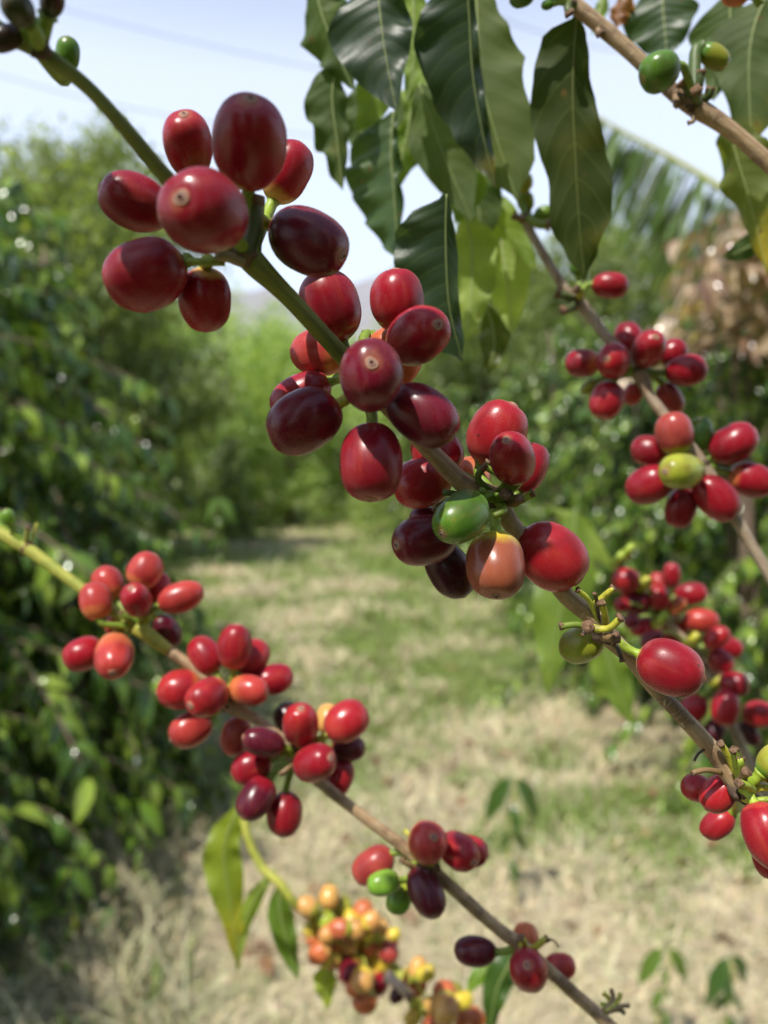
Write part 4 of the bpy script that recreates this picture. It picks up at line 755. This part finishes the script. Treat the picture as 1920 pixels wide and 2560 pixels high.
def cable(label, a, b2, r):
    p = [P(*a), P(*b2)]; d = p[1] - p[0]; q = [p[0] + d * t + Vector((0, 0, -.35 * math.sin(math.pi * min(1, max(0, (t + 1) / 3)))  + .30)) for t in np.linspace(-1.2, 2.2, 18)]
    mb = MB(); mb.tube(q, [r] * 18, 8); return tag(mb.build('overhead_cable', M_CABLE), label, 'cable', 'overhead cables in the sky')
cable('pale overhead cable highest in the sky, running down toward the leaf cluster', (150, 20, 14.), (780, 168, 15.), .008)
cable('lower pale overhead cable passing behind the upper green stem', (0, 188, 14.), (420, 288, 15.), .008)
cable('pale overhead cable between the leaf cluster and the bare branch', (1250, 45, 14.), (1500, 118, 15.), .008)

# ------------------------------------------------------------------ shrubs and trees of the orchard
def leaf_blades(pos, dirv, nrm, L, W, tint, droop=.25):
    """many curved pointed blades at once: arrays of base point, direction, normal, length, width, colour"""
    k = len(pos); side = np.cross(dirv, nrm); side /= np.linalg.norm(side, axis=1)[:, None] + 1e-9
    nrm = np.cross(side, dirv)
    rows = [(0., .03, 0.), (.22, .40, .04), (.52, .50, .02), (.80, .27, -.06), (1., .0, -.16)]
    V = []; 
    for t, wf, h in rows:
        c = pos + dirv * (L * t)[:, None] + nrm * (h * L)[:, None]; c[:, 2] -= droop * L * t * t
        if wf == 0.: V.append(c[:, None]); continue
        s = side * (W * wf)[:, None]; lift = nrm * (W * wf * .35)[:, None]
        V.append(np.stack([c - s + lift, c, c + s + lift], 1))
    V = np.concatenate(V, 1); n_ = V.shape[1]; i = np.arange(k)[:, None] * n_
    q = [(3 * r + c, 3 * r + c + 1, 3 * r + c + 4, 3 * r + c + 3) for r in range(3) for c in range(2)]
    Q = np.concatenate([i + np.array([x]) for x in q], 0); T = np.concatenate([i + np.array([(9, 10, 12)]), i + np.array([(10, 11, 12)])], 0)
    return V.reshape(-1, 3), Q, T, np.repeat(tint, n_, 0)
def shrub_meshes(seed, h=2.4, rad=.85, nbr=62, base=.10, tints=None, fl=.088, dens=.034):
    r = np.random.default_rng(seed); pos = []; dr = []; nm = []; L = []; tn = []; wood = MB()
    for tr in range(3):
        a = r.random() * 6.28; pts = [Vector((.06 * math.cos(a), .06 * math.sin(a), 0))]
        for i in range(1, 9): pts.append(Vector((pts[-1].x + math.cos(a) * .03 + r.normal(0, .012), pts[-1].y + math.sin(a) * .03 + r.normal(0, .012), h * .95 * i / 8)))
        wood.tube(pts, [.026 * (1 - .085 * i) for i in range(9)], 7, wob=.15)
    for bi in range(nbr):
        z = base + (h - base) * (bi + r.random()) / nbr; a = bi * 2.39996 + r.normal(0, .3); f = (z - base) / (h - base)
        R0 = rad * (1.05 - .65 * f ** 2.2) * r.uniform(.7, 1.12)
        p = np.array([0., 0., z]); d = np.array([math.cos(a), math.sin(a), .32 - .1 * f]); pts = []
        ns = max(5, int(R0 / dens))
        for s in range(ns):
            pts.append(p.copy()); 
            if s >= ns * .12:
                for sd in (-1, 1):
                    side = np.array([-d[1], d[0], 0.]) * sd
                    dd = side * r.uniform(.5, 1.) + d * r.uniform(.2, .9) + np.array([0, 0, -r.uniform(.0, 1.3)]) + r.normal(0, .32, 3)
                    dd /= np.linalg.norm(dd); nn = np.array([0, 0, 1.]) * .8 + side * .3 + d * .5 + r.normal(0, .5, 3); nn -= dd * nn.dot(dd); nn /= np.linalg.norm(nn)
                    pos.append(p.copy()); dr.append(dd); nm.append(nn); L.append(fl * r.uniform(.6, 1.3))
                    c = tints[int(r.random() * len(tints))]; tn.append(np.array(c) * r.uniform(.75, 1.25))
            d = d + np.array([r.normal(0, .07), r.normal(0, .07), -.055]); p = p + d * dens
        wood.tube([Vector(x) for x in pts[::2]] if len(pts[::2]) > 2 else [Vector(x) for x in pts], [.006 * (1 - .6 * i / len(pts)) for i in range(len(pts[::2]) if len(pts[::2]) > 2 else len(pts))], 5)
    L = np.array(L); V, Q, T, C = leaf_blades(np.array(pos), np.array(dr), np.array(nm), L, L * r.uniform(.38, .5, len(L)), np.array(tn))
    return wood.mesh('stem', M_TRUNK), big_mesh('foliage', V, Q, T, C, M_SHRUB)
CT_ = [(.08, .15, .025), (.05, .10, .02), (.13, .22, .032), (.20, .30, .04), (.26, .36, .05), (.03, .065, .016), (.06, .12, .02)]
CT2 = [(.06, .11, .025), (.085, .15, .03), (.12, .19, .035), (.05, .10, .025)]
SH = [shrub_meshes(s, tints=CT_, h=2.3 + .15 * i, nbr=150) for i, s in enumerate((11, 12, 13))]
SHD = shrub_meshes(15, dens=.045, tints=[(.46, .34, .24), (.36, .26, .17), (.54, .44, .34), (.20, .12, .08), (.34, .26, .19)], h=2.62, rad=.80, nbr=34, base=2.0, fl=.11)
def put(name, meshes, loc, rz, sc, label, cat, group, parts=('stem', 'foliage'), tint=(1, 1, 1)):
    o = empty(name, loc, label, cat, group); o.rotation_euler = (0, 0, rz); o.scale = (sc, sc, sc)
    for nm_, me in zip(parts, meshes):
        c = bpy.data.objects.new(nm_, me); link(c, o); c.color = (*tint, 1)
    return o
GS = 'coffee shrubs lining the lane'
for i, (x, y, rz, sc, k, lab) in enumerate([
    (-1.52, 2.35, .3, .95, 0, 'nearest glossy coffee shrub at the left, filling the lower left corner'), (-1.62, 3.1, 1.9, 1.02, 1, 'second coffee shrub along the left side of the lane'),
    (-2.3, 4.6, 4.0, 1.05, 2, 'third coffee shrub along the left side, behind two others'), (-2.95, 6.5, 2.2, .98, 0, 'coffee shrub on the left where the lane narrows'),
    (-4.0, 9.0, 5.1, 1.0, 1, 'far coffee shrub at the left end of the lane'), (-3.3, 3.2, 3.3, 1.15, 2, 'coffee shrub in the back row at the far left'),
    (2.0, 4.6, .8, 1.0, 1, 'coffee shrub on the right behind the flower shaped bunch'), (1.65, 6.2, 2.8, 1.0, 2, 'coffee shrub on the right with a dark shadow at its foot'),
    (1.45, 8.2, 4.4, 1.0, 0, 'middle coffee shrub of the right row'), (1.0, 11.5, 1.2, 1.05, 1, 'farther coffee shrub of the right row behind the second bunch'),
    (3.4, 6.2, 5.6, 1.1, 0, 'coffee shrub in the back row on the right'),
    (1.75, 3.3, 2.2, .82, 2, 'low coffee shrub on the right beneath the withered tan one'), (2.6, 9.5, 1.7, 1.1, 1, 'coffee shrub at the back of the right row, behind the middle one'),
    (-3.4, 5.4, .9, 1.25, 0, 'tall coffee shrub in the back row at the left'), (-2.75, 13.5, 3.9, .75, 2, 'small dark coffee shrub at the far end of the lane'),
    (1.5, 4.45, 3.4, .8, 0, 'dark coffee shrub at the right edge of the lane behind the olive cherry'),
    (-1.05, 2.75, 2.6, .56, 1, 'low coffee shrub at the foot of the left row'),
    (-1.62, .85, 1.1, .80, 2, 'unseen coffee shrub of the left row, added beside the viewer to cast shade'),  # added out of view to shade the lower left corner
    (-1.28, 2.0, 5.2, .52, 0, 'low leafy coffee shrub in the lower left corner'),
    (1.05, -.45, 2.0, .95, 0, 'unseen coffee shrub bearing the branches, added right behind the viewer against sky light'), (-1.15, -1.5, .4, .95, 1, 'unseen coffee shrub added behind the viewer on the left to block sky light'), (.1, -1.9, 4.2, 1.0, 2, 'unseen coffee shrub added directly behind the viewer to block sky light')]):  # these three are added out of view to block sky light
    put('coffee_shrub', SH[k], (x, y, 0), rz, sc, lab, 'shrub', GS)
put('dry_shrub', SHD, (1.62, 3.0, 0), .5, .92, 'withered tan shrub with curled dead leaves at upper right', 'shrub', None)

def tree_meshes(seed, h, rad, nleaf, tints, fl=.09, trunk_h=.35, lobes=9, sq=.8):
    r = np.random.default_rng(seed); wood = MB(); cen = []
    pts = [Vector((r.normal(0, .03) * i, r.normal(0, .03) * i, h * .8 * i / 7)) for i in range(8)]; wood.tube(pts, [h * .022 * (1 - .11 * i) for i in range(8)], 9, wob=.2)
    for i in range(lobes):
        a = i * 2.4 + r.normal(0, .3); f = (i + .5) / lobes; z = h * (trunk_h + (.93 - trunk_h) * f); q = rad * math.sin(math.pi * min(.97, .25 + .70 * f)) ** .8 * r.uniform(.45, .8)
        c = np.array([math.cos(a) * q, math.sin(a) * q, z]); cen.append((c, rad * r.uniform(.36, .56)))
        b0 = Vector((0, 0, z * r.uniform(.5, .75))); wood.tube([b0, b0.lerp(Vector(c), .5) + Vector((0, 0, .05 * h * r.random())), Vector(c)], [h * .009, h * .006, h * .003], 6)
    pos = []; nl = nleaf // lobes
    for c, q in cen:
        for s in range(16):                                          # twig tufts within each lobe
            v = r.normal(0, 1, 3); v /= np.linalg.norm(v); t = c + v * q * r.uniform(.35, 1.1) * np.array([1, 1, sq]); ends = r.normal(0, .16 * q + .03, (nl // 16, 3)); pos.append(t + ends)
    pos = np.concatenate(pos); k = len(pos); dd = r.normal(0, 1, (k, 3)); dd[:, 2] -= .5; dd /= np.linalg.norm(dd, axis=1)[:, None]
    nn = r.normal(0, .7, (k, 3)); nn[:, 2] += .9; nn -= dd * (nn * dd).sum(1)[:, None]; nn /= np.linalg.norm(nn, axis=1)[:, None] + 1e-9
    L = fl * r.uniform(.6, 1.4, k); tn = np.array(tints)[r.integers(0, len(tints), k)] * r.uniform(.75, 1.25, (k, 1))
    V, Q, T, C = leaf_blades(pos, dd, nn, L, L * .42, tn)
    return wood.mesh('trunk', M_TRUNK), big_mesh('crown', V, Q, T, C, M_TREE)
TT = [(.16, .20, .075), (.20, .25, .09), (.11, .15, .055), (.25, .30, .12)]  # greens greyed to put haze into the leaf colour
TF = [(.25, .35, .11), (.31, .40, .14), (.19, .29, .08), (.38, .45, .18)]  # paler greens carry distance haze in the leaf colour
T1 = tree_meshes(31, 5.6, 2.0, 34000, TT, .11, .12, 16); T2 = tree_meshes(32, 4.9, 2.2, 15000, TF, .12, .06, 15); T3 = tree_meshes(33, 4.6, 2.1, 15000, TF, .12, .10, 14)
GT = 'trees beyond the lane'
for x, y, rz, sc, ms, lab in [(-3.9, 10.2, .4, 1.0, T1, 'tall bushy tree rising into the sky behind the left shrubs'), (-6.0, 10.5, 2.0, .95, T1, 'lower bushy tree at the left edge against the sky'),
    (-4.6, 15.5, 1., 1.0, T2, 'feathery light green tree at the left end of the lane'), (-2.2, 17.5, 2.5, .95, T3, 'feathery light green tree closing the lane, under the upper cluster'),
    (-.2, 18.5, 4., .9, T2, 'pale green tree at the end of the lane behind the second cluster'), (2.4, 17., 5., 1.05, T3, 'pale green tree behind the right hand shrub row'), (1.9, 13.2, 2.2, .95, T1, 'bushy tree behind the right shrub row, below the hanging leaves'), (3.3, 11., 4.6, .85, T1, 'bushy tree just left of the palm frond'),
    (-3.4, -4.6, .9, 1., T1, 'unseen bushy tree added behind the viewer on the left to block sky glow'), (.6, -5.6, 2.9, 1.05, T1, 'unseen bushy tree added straight behind the viewer to block sky glow'), (4.2, -4.2, 4.4, 1., T1, 'unseen bushy tree added behind the viewer on the right to block sky glow'),  # added out of view to block the low sky glow
    (6.6, 14., 3., .85, T1, 'bushy tree at the right behind the palm frond'),
    (-7.5, 19., 1.4, 1.2, T2, 'feathery tree far behind the left shrubs'), (-3.3, 20., 3.4, 1.1, T2, 'pale feathery tree between the two at the lane end'), (.9, 15., .7, .8, T3, 'low pale tree at the right end of the lane')]:
    put('orchard_tree', ms, (x, y, 0), rz, sc, lab, 'tree', GT, ('trunk', 'crown'))

# palm frond arching behind the bare branch
def frond():
    a = crom([(1440, 262, 3.6), (1560, 330, 3.5), (1690, 400, 3.4), (1830, 492, 3.3), (1990, 640, 3.2)], 12); pts = [P(*x) for x in a]
    root = empty('palm_frond', pts[-1], 'feathery palm frond arching down from the right behind the bare branch', 'palm frond')
    mb = MB(); mb.tube(pts, [.006 + .012 * i / len(pts) for i in range(len(pts))], 8); o = mb.build('rachis', M_GREENL, root)
    r = np.random.default_rng(4); pos = []; dd = []; nn = []; L = []
    for i in range(150):
        t = r.random() * (len(pts) - 2); j = int(t); p = pts[j].lerp(pts[j + 1], t - j); T_ = (pts[j + 1] - pts[j]).normalized()
        d = Vector((-.30 - T_.x * .3 + r.normal(0, .12), r.normal(0, .35), -1.0)).normalized(); pos.append(p); dd.append(d); q = Vector((.5 * r.normal(), -.8, .5)); q -= d * q.dot(d); nn.append(q.normalized()); L.append((.22 + .32 * min(1, t / len(pts) * 1.6)) * r.uniform(.7, 1.1))
    L = np.array(L); V, Q, T, C = leaf_blades(np.array(pos), np.array(dd), np.array(nn), L, np.full(len(L), .027), np.array([(.085, .13, .04)]) * r.uniform(.35, 2.1, (len(L), 1)), .12)
    c = bpy.data.objects.new('leaflets', big_mesh('leaflets', V, Q, T, C, M_TREE)); link(c, root); c.matrix_parent_inverse = Matrix.Translation(root.location).inverted()
frond()
# seedlings in the grass
def seedling(loc, h, lab, seed, nl=3, lf=.11, tint=(.07, .13, .025), cat='seedling'):
    r = np.random.default_rng(seed); root = empty('coffee_seedling', loc, lab, cat, 'seedlings in the grass')
    pts = [Vector((.012 * math.sin(i * 1.1 + seed), .01 * math.cos(i * 1.7), h * i / 6)) for i in range(7)]; mb = MB(); mb.tube(pts, [.0035 - .0003 * i for i in range(7)], 7)
    o = mb.build('stem', M_GREENL, root, keep_world=False)
    for i in range(nl):
        z = h * (1 - i / nl * .75); a = i * 1.57 + r.normal(0, .2)
        for s in (0, math.pi):
            q = lf * (1. if i == 0 else r.uniform(.35, .6)); e = np.array([[math.cos(a + s) * .55, math.sin(a + s) * .55, -.62]]); e /= np.linalg.norm(e)
            nn = np.array([[math.cos(a + s) * .35, -.9, .35]]); nn = nn - e * (nn * e).sum(); nn /= np.linalg.norm(nn)
            V, Q, T, C = leaf_blades(np.array([[.004 * math.cos(a + s), .004 * math.sin(a + s), z]]), e, nn, np.array([q]), np.array([q * .42]), np.array([tint]), .35)
            link(bpy.data.objects.new('leaf', big_mesh('leaf', V, Q, T, C, M_SHRUB)), root)
def gp(u, Y): return ((u - 960) / F * Y, Y, 0)
seedling(gp(1290, 2.2), .45, 'slim seedling with two drooping leaves in the dry grass', 1, 4, .13, (.05, .10, .02))
seedling(gp(1690, 1.6), .32, 'leafy seedling at the bottom right in the grass', 2, 5, .085, (.10, .17, .03))
seedling(gp(1860, 1.6), .30, 'second leafy seedling nearest the right bottom corner', 3, 5, .095, (.05, .10, .025))
seedling(gp(330, 2.25), .36, 'bright green leafy sprig in the shade under the left shrubs', 9, 5, .11, (.14, .25, .03), 'sprig')
seedling(gp(150, 2.0), .28, 'lower green sprig nearest the left bottom corner', 12, 4, .09, (.10, .19, .03), 'sprig')
seedling(gp(548, 7.5), 1.05, 'thin sapling with a hanging sprig at the left side of the lane', 5, 4, .24, (.10, .18, .03), 'sapling')

V, Q, T, C = litter(420, 8)
tag(link(bpy.data.objects.new('leaf_litter', big_mesh('leaf_litter', V, Q, T, C, M_SHRUB))), 'fallen brown leaves scattered in the grass', None, None, 'stuff')

# rank dry weeds at the foot of the left row, tints darkened for shade
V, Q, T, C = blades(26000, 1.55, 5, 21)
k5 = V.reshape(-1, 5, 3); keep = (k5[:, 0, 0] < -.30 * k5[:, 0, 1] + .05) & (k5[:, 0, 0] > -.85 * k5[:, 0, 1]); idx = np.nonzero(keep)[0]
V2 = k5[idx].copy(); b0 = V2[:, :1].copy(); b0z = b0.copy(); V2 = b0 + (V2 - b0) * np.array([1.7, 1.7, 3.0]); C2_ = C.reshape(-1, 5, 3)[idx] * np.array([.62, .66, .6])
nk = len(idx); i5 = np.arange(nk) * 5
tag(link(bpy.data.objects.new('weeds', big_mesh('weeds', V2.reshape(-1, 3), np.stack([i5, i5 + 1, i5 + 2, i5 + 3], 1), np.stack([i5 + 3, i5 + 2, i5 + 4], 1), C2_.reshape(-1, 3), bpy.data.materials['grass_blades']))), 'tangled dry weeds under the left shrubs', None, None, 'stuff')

# ------------------------------------------------------------------ the humid air
hm = bpy.data.materials.new('air'); hm.use_nodes = True; hn = hm.node_tree.nodes; hn.remove(hn['Principled BSDF'])
pv = hn.new('ShaderNodeVolumePrincipled'); pv.inputs['Color'].default_value = (.93, .95, 1, 1); pv.inputs['Density'].default_value = .00011
hm.node_tree.links.new(pv.outputs[0], hn['Material Output'].inputs['Volume'])
mb = MB(); X0, X1, Y0, Y1, Z0, Z1 = -4300, 4300, -600, 5600, -12, 1000
mb.add([(x, y, z) for z in (Z0, Z1) for y in (Y0, Y1) for x in (X0, X1)], [(0, 2, 3, 1), (4, 5, 7, 6), (0, 1, 5, 4), (2, 6, 7, 3), (0, 4, 6, 2), (1, 3, 7, 5)])
tag(mb.build('haze', hm, smooth=False), 'humid haze in the air', None, None, 'stuff')
scn.cycles.volume_bounces = 0; scn.cycles.volume_max_steps = 64
